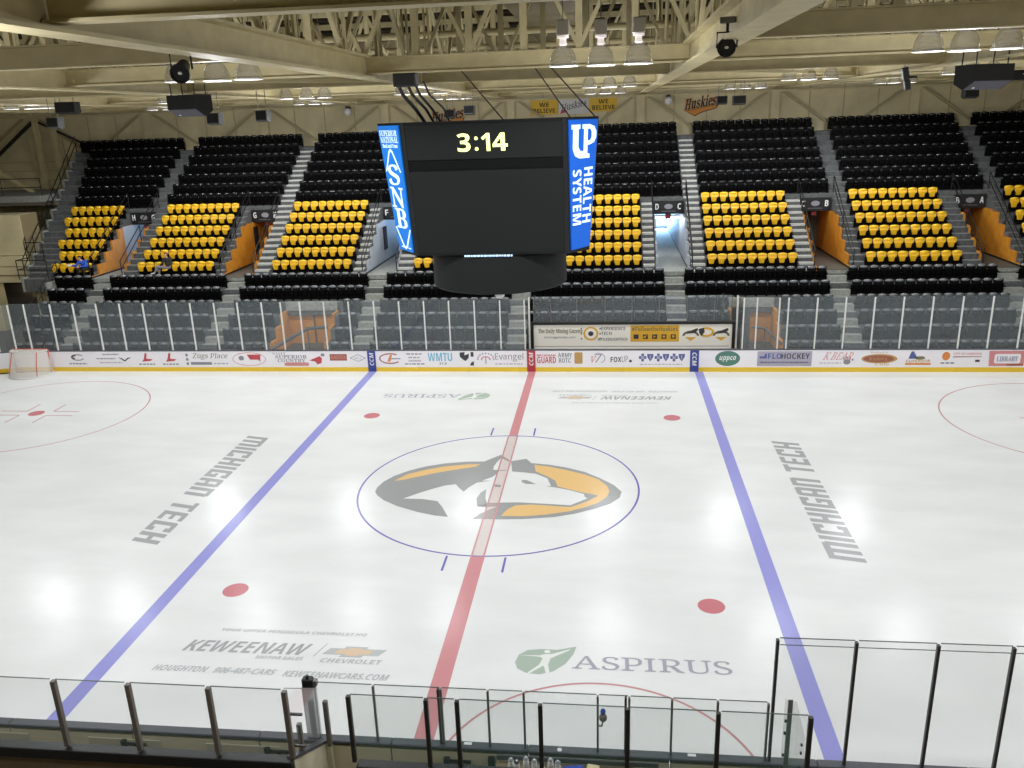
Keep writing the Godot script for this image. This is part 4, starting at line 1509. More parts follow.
# ---------------------------------------------------------------- the left end of the hall
func build_left_end() -> void:
	var w := Node3D.new()
	w.name = "wall_left_block"
	w.set_meta("kind", "structure")
	add_child(w)
	part("upper_wall", boxmesh(Vector3(-44, 4.6, -23.1), Vector3(-30.92, 6.98, -21.6), 0.02), M.wall_beige, w)
	part("side_shade", boxmesh(Vector3(-30.92, 4.6, -23.1), Vector3(-30.89, 6.97, -21.62)), M.shaded_brown, w)  # thin sheet painting shade onto the block's right side
	part("ledge", boxmesh(Vector3(-44, 3.98, -23.1), Vector3(-30.95, 4.58, -21.35), 0.02), M.wall_beige, w)
	part("beam", boxmesh(Vector3(-44, 3.45, -23.1), Vector3(-31.0, 3.96, -21.45), 0.02), M.wall_beige, w)
	part("beam", boxmesh(Vector3(-44, 2.95, -23.1), Vector3(-29.5, 3.4, -21.65), 0.02), M.wall_beige, w)
	part("pillar", boxmesh(Vector3(-34.5, -0.05, -22.3), Vector3(-33.4, 2.95, -21.6), 0.02), M.wall_beige, w)
	part("pillar", boxmesh(Vector3(-30.9, -0.05, -22.4), Vector3(-29.7, 2.1, -21.6), 0.02), M.steel_beige, w)
	part("pillar_cap", boxmesh(Vector3(-31.05, 2.1, -22.4), Vector3(-29.5, 2.94, -21.5), 0.02), M.steel_beige, w)
	part("recess_wall", boxmesh(Vector3(-44, -0.05, -23.3), Vector3(-29.0, 2.95, -23.1)), M.recess, w)
	part("upper_floor", boxmesh(Vector3(-44, 7.35, WALL_Z), Vector3(-32.2, 7.75, -25.6), 0.02), M.concrete, w)
	part("upper_floor_edge", boxmesh(Vector3(-44, 7.15, -26.0), Vector3(-31.2, 7.36, -25.6)), M.floor_dark, w)
	var b := MB.new()
	b.bar(Vector3(-41.5, 11.9, -29.0), Vector3(-34.5, 7.4, -29.0), 0.24, 0.2)
	part("brace", b.mesh(), M.steel_beige, w)
	var b2 := MB.new()
	b2.bar(Vector3(-35.6, 12.35, -31.3), Vector3(-43.4, 6.8, -31.3), 0.14, 0.2)
	part("brace", b2.mesh(), M.black, w)
	var b3 := MB.new()
	b3.bar(Vector3(-35.5, 12.3, -31.4), Vector3(-31.2, 10.2, -31.4), 0.12, 0.12)
	part("brace", b3.mesh(), M.black, w)
	for x in [-35.5, -34.25]:
		part("column", boxmesh(Vector3(x - 0.16, 7.7, -31.4), Vector3(x + 0.16, 12.5, -31.1)), M.steel_beige, w)
	for y in [8.35, 9.0, 9.6]:
		part("wall_seam", boxmesh(Vector3(-44, y - 0.02, WALL_Z), Vector3(-32.2, y + 0.02, WALL_Z + 0.03)), M.steel_shade, w)
	slope_rail("gallery_rail", "thin pale rail along the upper gallery at the far left", [Vector3(-43, 7.75, -26.0), Vector3(-38.5, 7.75, -26.0), Vector3(-35, 7.75, -26.0), Vector3(-32.3, 7.75, -26.0)], [0, 1, 2, 3], [1.05, 0.5])
	var l := thing("wall_lamp", "small lamp glowing in the dark recess at the far left", "lamp")
	part("lamp_body", boxmesh(Vector3(-32.7, 2.55, -23.1), Vector3(-32.1, 2.75, -22.9), 0.02), M.black, l)
	part("lamp_glass", boxmesh(Vector3(-32.65, 2.47, -23.05), Vector3(-32.15, 2.55, -22.92), 0.01), M["lamp_warm"] if M.has("lamp_warm") else glow("lamp_warm", Color(1.0, 0.95, 0.8), 1.0), l)
	var o := OmniLight3D.new()
	o.name = "recess_light"
	o.light_energy = 0.12
	o.light_color = Color(1.0, 0.95, 0.85)
	o.light_size = 0.1
	o.omni_range = 40.0
	o.shadow_enabled = true
	o.position = Vector3(-32.4, 2.3, -22.75)
	l.add_child(o)

# ---------------------------------------------------------------- scoreboard
func build_scoreboard() -> void:
	var cx := 0.15
	var s := thing("scoreboard", "large dark eight-sided hanging scoreboard showing the time 3:14 over centre ice", "scoreboard")
	# outline of one level: half width of the main face, half width over all, depth of the main face and of the wings
	var level := func(y: float, hw: float, ow: float, zf: float, zw: float) -> Array:
		return [Vector3(cx - hw, y, zf), Vector3(cx + hw, y, zf), Vector3(cx + ow, y, zw), Vector3(cx + ow, y, -zw - 0.6), Vector3(cx + hw, y, -zf - 0.6), Vector3(cx - hw, y, -zf - 0.6), Vector3(cx - ow, y, -zw - 0.6), Vector3(cx - ow, y, zw)]
	var t: Array = level.call(11.5, 2.28, 3.14, 1.29, 0.5)
	var b: Array = level.call(7.7, 2.28, 2.86, 0.44, -0.27)
	var k := MB.new()
	for i in 8:
		var j := (i + 1) % 8
		k.quad(b[i], t[i], t[j], b[j])
	for i in range(1, 7):
		k.tri(t[0], t[i + 1], t[i])
		k.tri(b[0], b[i], b[i + 1])
	part("cabinet", k.mesh(), M.black_matt, s)
	# main face
	var up := (Vector3(0, 11.5, 1.29) - Vector3(0, 7.7, 0.44)).normalized()
	var face := Basis(Vector3.RIGHT, up, Vector3.RIGHT.cross(up))
	var at := func(x: float, d: float, out: float) -> Vector3:
		# d: metres down the face from its top
		return Vector3(cx + x, 11.5, 1.29) - up * d + face.z * out
	var panel := func(called: String, x0: float, x1: float, d0: float, d1: float, m: Material, th: float) -> MeshInstance3D:
		var q := MB.new()
		q.box(Vector3.ZERO, Vector3(x1 - x0, d1 - d0, th), Basis(), 0.008)
		return part(called, q.mesh(), m, s, at.call((x0 + x1) / 2, (d0 + d1) / 2, th / 2), face)
	panel.call("led_panel", -2.2, 2.2, 0.06, 1.04, M.screen, 0.04)
	panel.call("dark_band", -2.2, 2.2, 1.06, 1.34, M.screen_dark, 0.03)
	panel.call("video_screen", -2.2, 2.2, 1.36, 3.82, M.screen, 0.045)
	var digits := glow("led_digits", Color(0.96, 1.0, 0.62), 1.15)
	for q in [["3", -0.55, 0.36, 0.5, 0.0], ["1", 0.06, 0.24, 0.49, 0.0], ["4", 0.46, 0.42, 0.49, 0.0]]:
		part("clock_digit", letters(q[0], q[2], q[3], "sans_bold", 0.0, 0.01), digits, s, at.call(q[1], 0.58, 0.05), face)
	for dd in [0.47, 0.76]:
		var dot := MB.new()
		dot.slab(ellipse(0, 0, 0.05, 0.05, 14), 0.01, Transform3D())
		part("clock_dot", dot.mesh(), digits, s, at.call(-0.2, dd, 0.045), face)
	panel.call("frame_bar", -2.28, -2.18, 0.0, 3.85, M.black, 0.06)
	panel.call("frame_bar", 2.18, 2.28, 0.0, 3.85, M.black, 0.06)
	# message strip between the face and the drum
	var strip_m := glow("message_led", Color(0.75, 0.88, 1.0), 0.9)
	var ms := MB.new()
	var rng := RandomNumberGenerator.new()
	rng.seed = 5
	var x := -0.8
	while x < 0.6:
		var w := rng.randf_range(0.03, 0.09)
		ms.span(Vector3(cx + x, 7.66, 0.53), Vector3(cx + x + w, 7.71, 0.55))
		x += w + 0.025
	part("message_strip", ms.mesh(), strip_m, s)
	# blue wings
	var blue_l := glow("wing_blue_left", C(8, 108, 196), 0.52)
	var blue_r := glow("wing_blue_right", C(2, 86, 190), 0.4)
	var white_l := glow("wing_white", C(205, 228, 255), 0.75)
	for side in [-1.0, 1.0]:
		var to := Vector3(cx + side * 3.1, 11.44, 0.5)
		var ti := Vector3(cx + side * 2.33, 11.44, 1.24)
		var bi := Vector3(cx + side * 2.33, 7.8, 0.42)
		var bo := Vector3(cx + side * 2.84, 7.86, -0.2)
		var l_t := to if side < 0 else ti
		var r_t := ti if side < 0 else to
		var l_b := bo if side < 0 else bi
		var r_b := bi if side < 0 else bo
		var nrm := (r_t - l_t).cross(ti - bi).normalized()
		if nrm.z < 0:
			nrm = -nrm
		# drop the outer lower corner into the plane of the other three
		bo.z -= (bo - to).dot(nrm) / nrm.z
		l_b = bo if side < 0 else bi
		r_b = bi if side < 0 else bo
		var q := MB.new()
		var o := nrm * 0.05
		q.quad(l_b + o, l_t + o, r_t + o, r_b + o)
		q.quad(l_b, l_t, l_t + o, l_b + o)
		q.quad(r_b + o, r_t + o, r_t, r_b)
		q.quad(l_t, r_t, r_t + o, l_t + o)
		q.quad(l_b + o, r_b + o, r_b, l_b)
		var wing := part("wing_panel", q.mesh(), blue_l if side < 0 else blue_r, s)
		var put := func(mesh: Mesh, u: float, v: float, turn: float, called: String) -> void:
			# u across, v down the wing, both 0 .. 1
			var lt: Vector3 = l_t.lerp(l_b, v)
			var rt: Vector3 = r_t.lerp(r_b, v)
			var xa := (rt - lt).normalized()
			var ya: Vector3 = (l_t.lerp(r_t, u) - l_b.lerp(r_b, u)).normalized()
			part(called, mesh, white_l, wing, lt.lerp(rt, u) + nrm * 0.07, Basis(xa, ya, nrm) * Basis(Vector3.BACK, turn))
		if side < 0:
			put.call(letters("SUPERIOR", 0.9, 0.16, "serif_bold"), 0.5, 0.055, 0.0, "lettering")
			put.call(letters("NATIONAL", 0.9, 0.16, "serif_bold"), 0.52, 0.105, 0.0, "lettering")
			put.call(letters("Bank and Trust", 0.78, 0.11, "serif_bold"), 0.52, 0.15, 0.0, "lettering")
			put.call(letters("S", 0.56, 0.6, "serif_bold"), 0.48, 0.375, 0.0, "lettering")
			put.call(letters("N", 0.66, 0.6, "serif_bold"), 0.5, 0.555, 0.0, "lettering")
			put.call(letters("B", 0.56, 0.6, "serif_bold"), 0.54, 0.725, 0.0, "lettering")
			for g in [[0.27, 1.0], [0.885, -1.0]]:
				var c := MB.new()
				c.slab(poly([-0.4, -0.3, -0.34, -0.3, -0.06, 0.24, 0.0, 0.28, 0.06, 0.24, 0.34, -0.3, 0.4, -0.3, 0.1, 0.3, 0.0, 0.36, -0.1, 0.3]), 0.004, Transform3D(Basis(), Vector3.ZERO))
				put.call(c.mesh(), 0.5 if g[1] > 0 else 0.56, g[0], 0.0 if g[1] > 0 else PI, "chevron")
			put.call(letters("www.snb-t.com", 0.5, 0.06, "sans_bold"), 0.6, 0.965, 0.0, "lettering")
		else:
			var c := MB.new()
			# slab-serif monogram: a U whose right arm is the stem of a P
			c.slab(poly([-0.46, 0.46, -0.14, 0.46, -0.14, 0.34, -0.2, 0.34, -0.2, -0.14, -0.12, -0.26, 0.0, -0.26, 0.0, 0.34, -0.06, 0.34, -0.06, 0.46, 0.2, 0.46, 0.38, 0.4, 0.46, 0.26, 0.46, 0.1, 0.38, -0.04, 0.2, -0.1, 0.14, -0.1, 0.14, -0.34, 0.22, -0.34, 0.22, -0.46, -0.16, -0.46, -0.32, -0.38, -0.4, -0.2, -0.4, 0.34, -0.46, 0.34]), 0.004, Transform3D(Basis(), Vector3.ZERO))
			put.call(c.mesh(), 0.5, 0.16, 0.0, "monogram")
			var h := MB.new()
			h.slab(poly([0.14, 0.34, 0.22, 0.34, 0.28, 0.26, 0.28, 0.1, 0.22, 0.02, 0.14, 0.02]), 0.004, Transform3D(Basis(), Vector3(0, 0, 0.003)))
			var hole := h.mesh()
			put.call(hole, 0.5, 0.16, 0.0, "monogram_counter")
			wing.get_child(wing.get_child_count() - 1).set_surface_override_material(0, blue_r)
			put.call(letters("HEALTH", 1.6, 0.32, "sans_bold"), 0.72, 0.575, -PI / 2, "lettering")
			put.call(letters("SYSTEM", 1.6, 0.32, "sans_bold"), 0.26, 0.585, -PI / 2, "lettering")
	# the drum under it
	var d := MB.new()
	d.lathe([[0.0, 6.5], [2.08, 6.5], [2.13, 6.55], [2.13, 7.6], [2.08, 7.68], [0.0, 7.68]], 56, Transform3D(Basis(), Vector3(0.12, 0, -1.62)))
	part("ring_display", d.mesh(), M.screen, s)
	var hub := MB.new()
	hub.lathe([[1.5, 7.6], [1.5, 7.75]], 24, Transform3D(Basis(), Vector3(0.17, 0, -1.0)))
	part("neck", hub.mesh(), M.black, s)
	var dome := thing("dome_camera", "small white dome camera hanging under the scoreboard drum", "camera")
	var dm := MB.new()
	dm.lathe([[0.0, 6.18], [0.1, 6.21], [0.15, 6.28], [0.16, 6.34]], 16, Transform3D(Basis(), Vector3(0.22, 0, -0.5)))
	part("dome", dm.mesh(), M.white, dome)
	var db := MB.new()
	db.lathe([[0.16, 6.34], [0.17, 6.44], [0.1, 6.505]], 16, Transform3D(Basis(), Vector3(0.22, 0, -0.5)))
	part("housing", db.mesh(), M.white, dome)
	# hoist and cables
	var h := thing("chain_hoist", "black hoist with looping cables above the left corner of the scoreboard", "hoist")
	var hb := MB.new()
	hb.box(Vector3(-1.66, 12.56, 2.3), Vector3(0.6, 0.34, 0.4), Basis(), 0.03)
	part("motor", hb.mesh(), M.black, h)
	for q in [[-1.85, 0.0, 0.05], [-1.6, 0.1, 0.04], [-1.4, 0.0, 0.035], [-1.15, 0.25, 0.025]]:
		var c := MB.new()
		c.tube([Vector3(q[0] - 0.04, 12.5, 2.3), Vector3(q[0], 12.2, 1.9), Vector3(q[0] + 0.16 + q[1] * 0.3, 11.85, 1.2), Vector3(q[0] + 0.3, 11.48, 0.7)], q[2], 8)
		part("cable", c.mesh(), M.black, h)
	for q in [[-0.2, 0.6, -1.2], [1.7, 2.5, -1.2], [2.1, 3.2, -0.6]]:
		var c := MB.new()
		c.tube([Vector3(q[0], 12.74, 2.3), Vector3(q[1], 11.49, 0.2)], 0.018, 6)
		single("wire_rope", c.mesh(), M.black, "thin steel rope above the %s of the scoreboard" % {-0.2: "middle", 1.7: "right half", 2.1: "right corner"}[q[0]], "rope")

# ---------------------------------------------------------------- lamps
func build_lamps() -> void:
	var shade := glassy("lamp_acrylic", C(124, 121, 112, 0.3), 0.08, 0.7)
	var lens := glow("lamp_lens", Color(1.0, 0.985, 0.94), 1.6)
	var bright := glow("lamp_neck", Color(1.0, 0.96, 0.96), 0.5)
	var alu := mat("lamp_box", C(206, 202, 196), 0.4, 0.2)
	var sh := MB.new()
	sh.lathe([[0.3, 0.0], [0.295, 0.04], [0.285, 0.12], [0.26, 0.22], [0.21, 0.32], [0.14, 0.39], [0.08, 0.42]], 28)
	var shm := sh.mesh()
	var rim := MB.new()
	rim.lathe([[0.27, -0.012], [0.305, -0.012], [0.315, 0.0], [0.305, 0.014], [0.29, 0.014]], 28)
	var rimm := rim.mesh()
	var ln := MB.new()
	ln.lathe([[0.0, -0.004], [0.27, -0.008], [0.27, 0.0]], 24)
	var lnm := ln.mesh()
	var nk := MB.new()
	nk.lathe([[0.06, 0.41], [0.09, 0.44], [0.07, 0.48], [0.07, 0.55], [0.12, 0.56], [0.12, 0.6], [0.0, 0.6]], 16)
	var nkm := nk.mesh()
	var bx := MB.new()
	bx.box(Vector3(0, 0.76, 0), Vector3(0.27, 0.32, 0.24), Basis(), 0.02)
	var bxm := bx.mesh()
	var rd := MB.new()
	rd.tube([Vector3(0, 0.92, 0), Vector3(0, 4.05, 0)], 0.012, 6)
	var rdm := rd.mesh()
	var rows := [[16.7, [-20.9, -11.6, -3.55, 9.7, 18.0], "nearest row"], [5.6, [-20.9, -12.6, -5.3, 3.4, 10.85, 18.0, 25.5], "second nearest row"], [-10.6, [-25.2, -21.2, -14.2, -8.9, -4.0, 3.6, 11.3, 17.2, 23.6], "third nearest row"], [-22.0, [-21.0, -12.5, -4.8, 3.4, 10.6, 18.0], "farthest row"]]
	for r in rows:
		var xs: Array = r[1]
		for i in xs.size():
			for j in 3:
				var side := 0.8 * (j - 1)
				if r[0] > 16.0 and i == 1 and j == 2:
					side = 1.6
				var p := Vector3(xs[i] + side, 12.74 if r[0] > 16.0 else 12.56, r[0] + [0.15, -0.1, 0.0][j])
				var l := thing("bay_lamp", "clear bell arena lamp, %s of %s trio, %s" % [["left", "middle", "right"][j], NTH[i], r[2]], "lamp", "", p)
				part("reflector", shm, shade, l)
				part("rim", rimm, M.white, l)
				part("lens", lnm, lens, l)
				part("neck", nkm, bright, l)
				part("ballast_box", bxm, alu, l)
				part("rod", rdm, M.post_grey, l)
				var s := SpotLight3D.new()
				s.name = "beam"
				s.light_energy = LAMP_ENERGY
				s.light_color = Color(0.965, 0.98, 0.99)
				s.light_size = 0.24
				s.spot_range = 120.0
				s.spot_attenuation = 2.0
				s.spot_angle = 86.0
				s.spot_angle_attenuation = 0.2
				s.shadow_enabled = true
				s.position = Vector3(0, -0.3, 0)
				s.rotation.x = -PI / 2
				l.add_child(s)
				if j == 1:
					# added fill light below the trio, brightens roof and walls as the bells would
					var o := OmniLight3D.new()
					o.name = "trio_fill"
					o.light_energy = FILL_ENERGY
					o.light_color = Color(0.97, 0.98, 1.0)
					o.light_size = 0.3
					o.omni_range = 120.0
					o.omni_attenuation = 2.0
					o.shadow_enabled = true
					o.position = Vector3(0, -0.8, 0.1)
					l.add_child(o)

# ---------------------------------------------------------------- loudspeakers, stage lights and cameras under the roof
func big_speaker(at: Vector3, w: float, turn: float, label: String) -> void:
	var t := thing("loudspeaker", label, "loudspeaker", "", at, turn)
	var p := poly([0.36, 0.26, 0.38, -0.14, -0.02, -0.36, -0.36, -0.2, -0.36, 0.26])
	var k := MB.new()
	k.slab(p, w, Transform3D(Basis(Vector3(0, 0, 1), Vector3(0, 1, 0), Vector3(-1, 0, 0)), Vector3(w / 2, 0, 0)), 0.015)
	part("cabinet", k.mesh(), M.black_matt, t)
	var n := Vector3(0, -0.4, 0.22).normalized()
	n = Vector3(0, -0.876, 0.482)
	var up := Vector3(0, 0.482, 0.876)
	var g := MB.new()
	g.box(Vector3(0, -0.25, 0.18) + n * 0.005, Vector3(w - 0.08, 0.42, 0.016), Basis(Vector3.RIGHT, up, Vector3.RIGHT.cross(up)), 0.005)
	part("grille", g.mesh(), mat("grille", C(84, 84, 92), 0.8), t)
	var b := MB.new()
	b.box(Vector3(-w * 0.3, -0.3, 0.1) + n * 0.014, Vector3(0.06, 0.04, 0.008), Basis(Vector3.RIGHT, up, Vector3.RIGHT.cross(up)))
	part("badge", b.mesh(), M.white, t)
	for x in [-0.4, 0.4]:
		for z in [-0.25, 0.25]:
			var c := MB.new()
			c.tube([Vector3(x * w, 0.24, z), Vector3(x * w * 1.05, 16.6 - at.y, z * 0.6)], 0.018, 6)
			part("chain", c.mesh(), M.black, t)

func small_speaker(at: Vector3, w: float, label: String, m: Material) -> void:
	var t := thing("loudspeaker", label, "loudspeaker", "", at)
	var k := MB.new()
	k.slab(poly([0.18, 0.2, 0.22, -0.16, -0.05, -0.22, -0.2, -0.16, -0.2, 0.2]), w, Transform3D(Basis(Vector3(0, 0, 1), Vector3(0, 1, 0), Vector3(-1, 0, 0)), Vector3(w / 2, 0, 0)), 0.012)
	part("cabinet", k.mesh(), m, t)
	part("grille", boxmesh(Vector3(-w / 2 + 0.03, -0.13, 0.2), Vector3(w / 2 - 0.03, 0.17, 0.222), 0.005), M.black_matt, t)
	for x in [-0.35, 0.35]:
		var c := MB.new()
		c.tube([Vector3(x * w, 0.19, 0), Vector3(x * w, 16.6 - at.y, 0)], 0.014, 6)
		part("hanger", c.mesh(), M.post_grey, t)

func stage_light(at: Vector3, turn: float, tilt: float, label: String) -> void:
	var t := thing("stage_light", label, "stage light", "", at, turn)
	t.scale = Vector3.ONE * 0.78
	var b := Basis(Vector3.RIGHT, tilt)
	var k := MB.new()
	k.lathe([[0.0, -0.22], [0.12, -0.22], [0.13, -0.1], [0.17, 0.18], [0.19, 0.2], [0.19, 0.24], [0.16, 0.24], [0.15, 0.2], [0.0, 0.19]], 20, Transform3D(b, Vector3(0, -0.35, 0)))
	part("can", k.mesh(), M.black, t)
	var e := MB.new()
	e.ball(b * Vector3(0, 0.19, 0) + Vector3(0, -0.35, 0), Vector3(0.045, 0.03, 0.045), 12, 6)
	part("lens", e.mesh(), M.white, t)
	var y := MB.new()
	y.tube([Vector3(-0.2, -0.35, 0), Vector3(-0.2, -0.05, 0), Vector3(0.2, -0.05, 0), Vector3(0.2, -0.35, 0)], 0.022, 6)
	y.tube([Vector3(0, -0.05, 0), Vector3(0, 0.15, 0)], 0.03, 8)
	part("yoke", y.mesh(), M.black, t)
	part("clamp", boxmesh(Vector3(-0.16, 0.12, -0.07), Vector3(0.16, 0.24, 0.07), 0.015), M.post_grey, t)

func build_hung_things() -> void:
	big_speaker(Vector3(-9.0, 12.24, -0.5), 1.08, -0.25, "big black loudspeaker on chains, left above the ice")
	big_speaker(Vector3(13.3, 12.2, 0.45), 1.2, 0.35, "big black loudspeaker on chains, right above the ice")
	small_speaker(Vector3(-16.0, 12.39, -5.2), 0.76, "wide black loudspeaker above the left end of the stand", M.black_matt)
	small_speaker(Vector3(-17.6, 11.9, -6.7), 0.48, "small dark loudspeaker hanging lowest at the far left", M.grey_dark)
	small_speaker(Vector3(-10.4, 11.83, -5.1), 0.46, "small dark loudspeaker hanging just behind the big left loudspeaker", M.grey_dark)
	small_speaker(Vector3(-9.3, 11.89, -6.8), 0.44, "small dark loudspeaker right of the big left loudspeaker", M.grey_dark)
	small_speaker(Vector3(-4.3, 11.79, -18.4), 0.5, "grey loudspeaker hanging in front of the left orange wall lettering", M.grey_dark)
	small_speaker(Vector3(-2.7, 11.91, -14.6), 0.48, "grey loudspeaker hanging above the scoreboard, right of the orange wall lettering", M.grey_dark)
	small_speaker(Vector3(9.2, 12.01, -20.1), 0.5, "dark loudspeaker at the end of the right orange wall lettering", M.grey_dark)
	small_speaker(Vector3(9.55, 11.95, -16.7), 0.58, "wide grey loudspeaker right of the right orange wall lettering", M.grey_dark)
	small_speaker(Vector3(21.7, 12.62, -17.4), 0.9, "black loudspeaker at the far right edge under the roof", M.black_matt)
	small_speaker(Vector3(16.4, 11.87, -8.3), 0.46, "small black loudspeaker just below the big right loudspeaker", M.black_matt)
	stage_light(Vector3(-3.0, 12.7, 11.75), 0.2, 2.0, "black stage light clamped under the left girder")
	stage_light(Vector3(5.45, 12.78, 10.2), -0.15, 1.6, "black stage light clamped under the right girder")
	var t := thing("projector_arm", "black jointed bracket hanging beside the right bell lamps", "bracket", "", Vector3(13.45, 12.4, -6.0))
	var k := MB.new()
	k.box(Vector3(-0.06, 0.1, 0), Vector3(0.2, 0.42, 0.2), Basis(Vector3.BACK, 0.25), 0.03)
	k.box(Vector3(0.03, -0.25, 0), Vector3(0.18, 0.34, 0.18), Basis(Vector3.BACK, 0.2), 0.03)
	part("body", k.mesh(), M.black, t)
	part("arm", boxmesh(Vector3(0.05, -0.05, -0.05), Vector3(0.32, 0.03, 0.05), 0.02), M.black, t)
	var rod := MB.new()
	rod.tube([Vector3(-0.1, 0.28, 0), Vector3(-0.1, 4.2, 0)], 0.03, 8)
	part("stem", rod.mesh(), M.white, t)
	for g in [[Vector3(-13.4, 12.2, -31.2), "left half"], [Vector3(7.3, 12.2, -31.2), "right half"]]:
		var d := thing("dome_camera", "white globe camera with a black mount on the %s of the back wall" % g[1], "camera", "", g[0])
		var b := MB.new()
		b.ball(Vector3.ZERO, Vector3(0.23, 0.25, 0.23), 16, 10)
		part("globe", b.mesh(), M.white, d)
		part("mount", boxmesh(Vector3(-0.12, 0.2, -0.5), Vector3(0.12, 0.36, 0.1), 0.02), M.black, d)

# ---------------------------------------------------------------- lettering and banners on the back wall
func build_wall_signs() -> void:
	var z := WALL_Z + 0.02
	var ora := mat("script_orange", C(214, 138, 52), 0.6)
	var blk := mat("script_black", C(36, 28, 22), 0.6)
	for s in [[-6.85, 11.72, 2.1, "left"], [9.35, 11.98, 1.9, "right"]]:
		var t := thing("wall_script", "black and orange slanted team script lettering on the %s of the back wall" % s[3], "wall lettering")
		var b := Basis(Vector3.BACK, 0.14)
		part("outline", letters("Huskies", s[2] * 1.06, 0.76, "serif_bold", 0.3, 0.03), ora, t, Vector3(s[0], s[1] + 0.08, z + 0.015), b)
		part("lettering", letters("Huskies", s[2], 0.64, "serif_bold", 0.3, 0.02), blk, t, Vector3(s[0], s[1] + 0.08, z + 0.04), b)
		var k := MB.new()
		k.slab(poly([-0.95, -0.32, 1.0, -0.3, 0.9, -0.42, 0.0, -0.52, -0.45, -0.66]), 0.03, Transform3D(b, Vector3(s[0], s[1], z)))
		part("swoosh", k.mesh(), ora, t)
		var k2 := MB.new()
		k2.slab(poly([-1.02, -0.29, 1.08, -0.26, 0.94, -0.46, 0.0, -0.57, -0.45, -0.72]), 0.02, Transform3D(b, Vector3(s[0], s[1], z)))
		part("swoosh_edge", k2.mesh(), blk, t)
	for s in [[-0.54, 12.05, "left"], [3.25, 12.14, "right"]]:
		var t := thing("wall_banner", "yellow cloth banner reading WE BELIEVE, %s of the white banner" % s[2], "banner")
		part("cloth", boxmesh(Vector3(s[0] - 0.86, s[1] - 0.44, z), Vector3(s[0] + 0.86, s[1] + 0.44, z + 0.025), 0.008), M.banner_gold, t)
		part("lettering", letters("WE", 0.62, 0.26, "sans_bold"), blk, t, Vector3(s[0], s[1] + 0.17, z + 0.03))
		part("lettering", letters("BELIEVE", 1.4, 0.26, "sans_bold"), blk, t, Vector3(s[0], s[1] - 0.2, z + 0.03))
	var w := thing("wall_banner", "white cloth banner with slanted black script between the yellow banners", "banner")
	part("cloth", boxmesh(Vector3(0.4, 11.6, z), Vector3(2.3, 12.55, z + 0.025), 0.008), M.banner_white, w)
	part("lettering", letters("Huskies", 1.65, 0.42, "serif", 0.35), blk, w, Vector3(1.38, 12.15, z + 0.03), Basis(Vector3.BACK, 0.2))
	var rd := MB.new()
	rd.slab(poly([0.0, 0.0, 0.5, 0.1, 0.36, 0.26, 0.1, 0.24]), 0.006, Transform3D(Basis(), Vector3(0.48, 11.62, z + 0.025)))
	part("emblem", rd.mesh(), M.line_red, w)

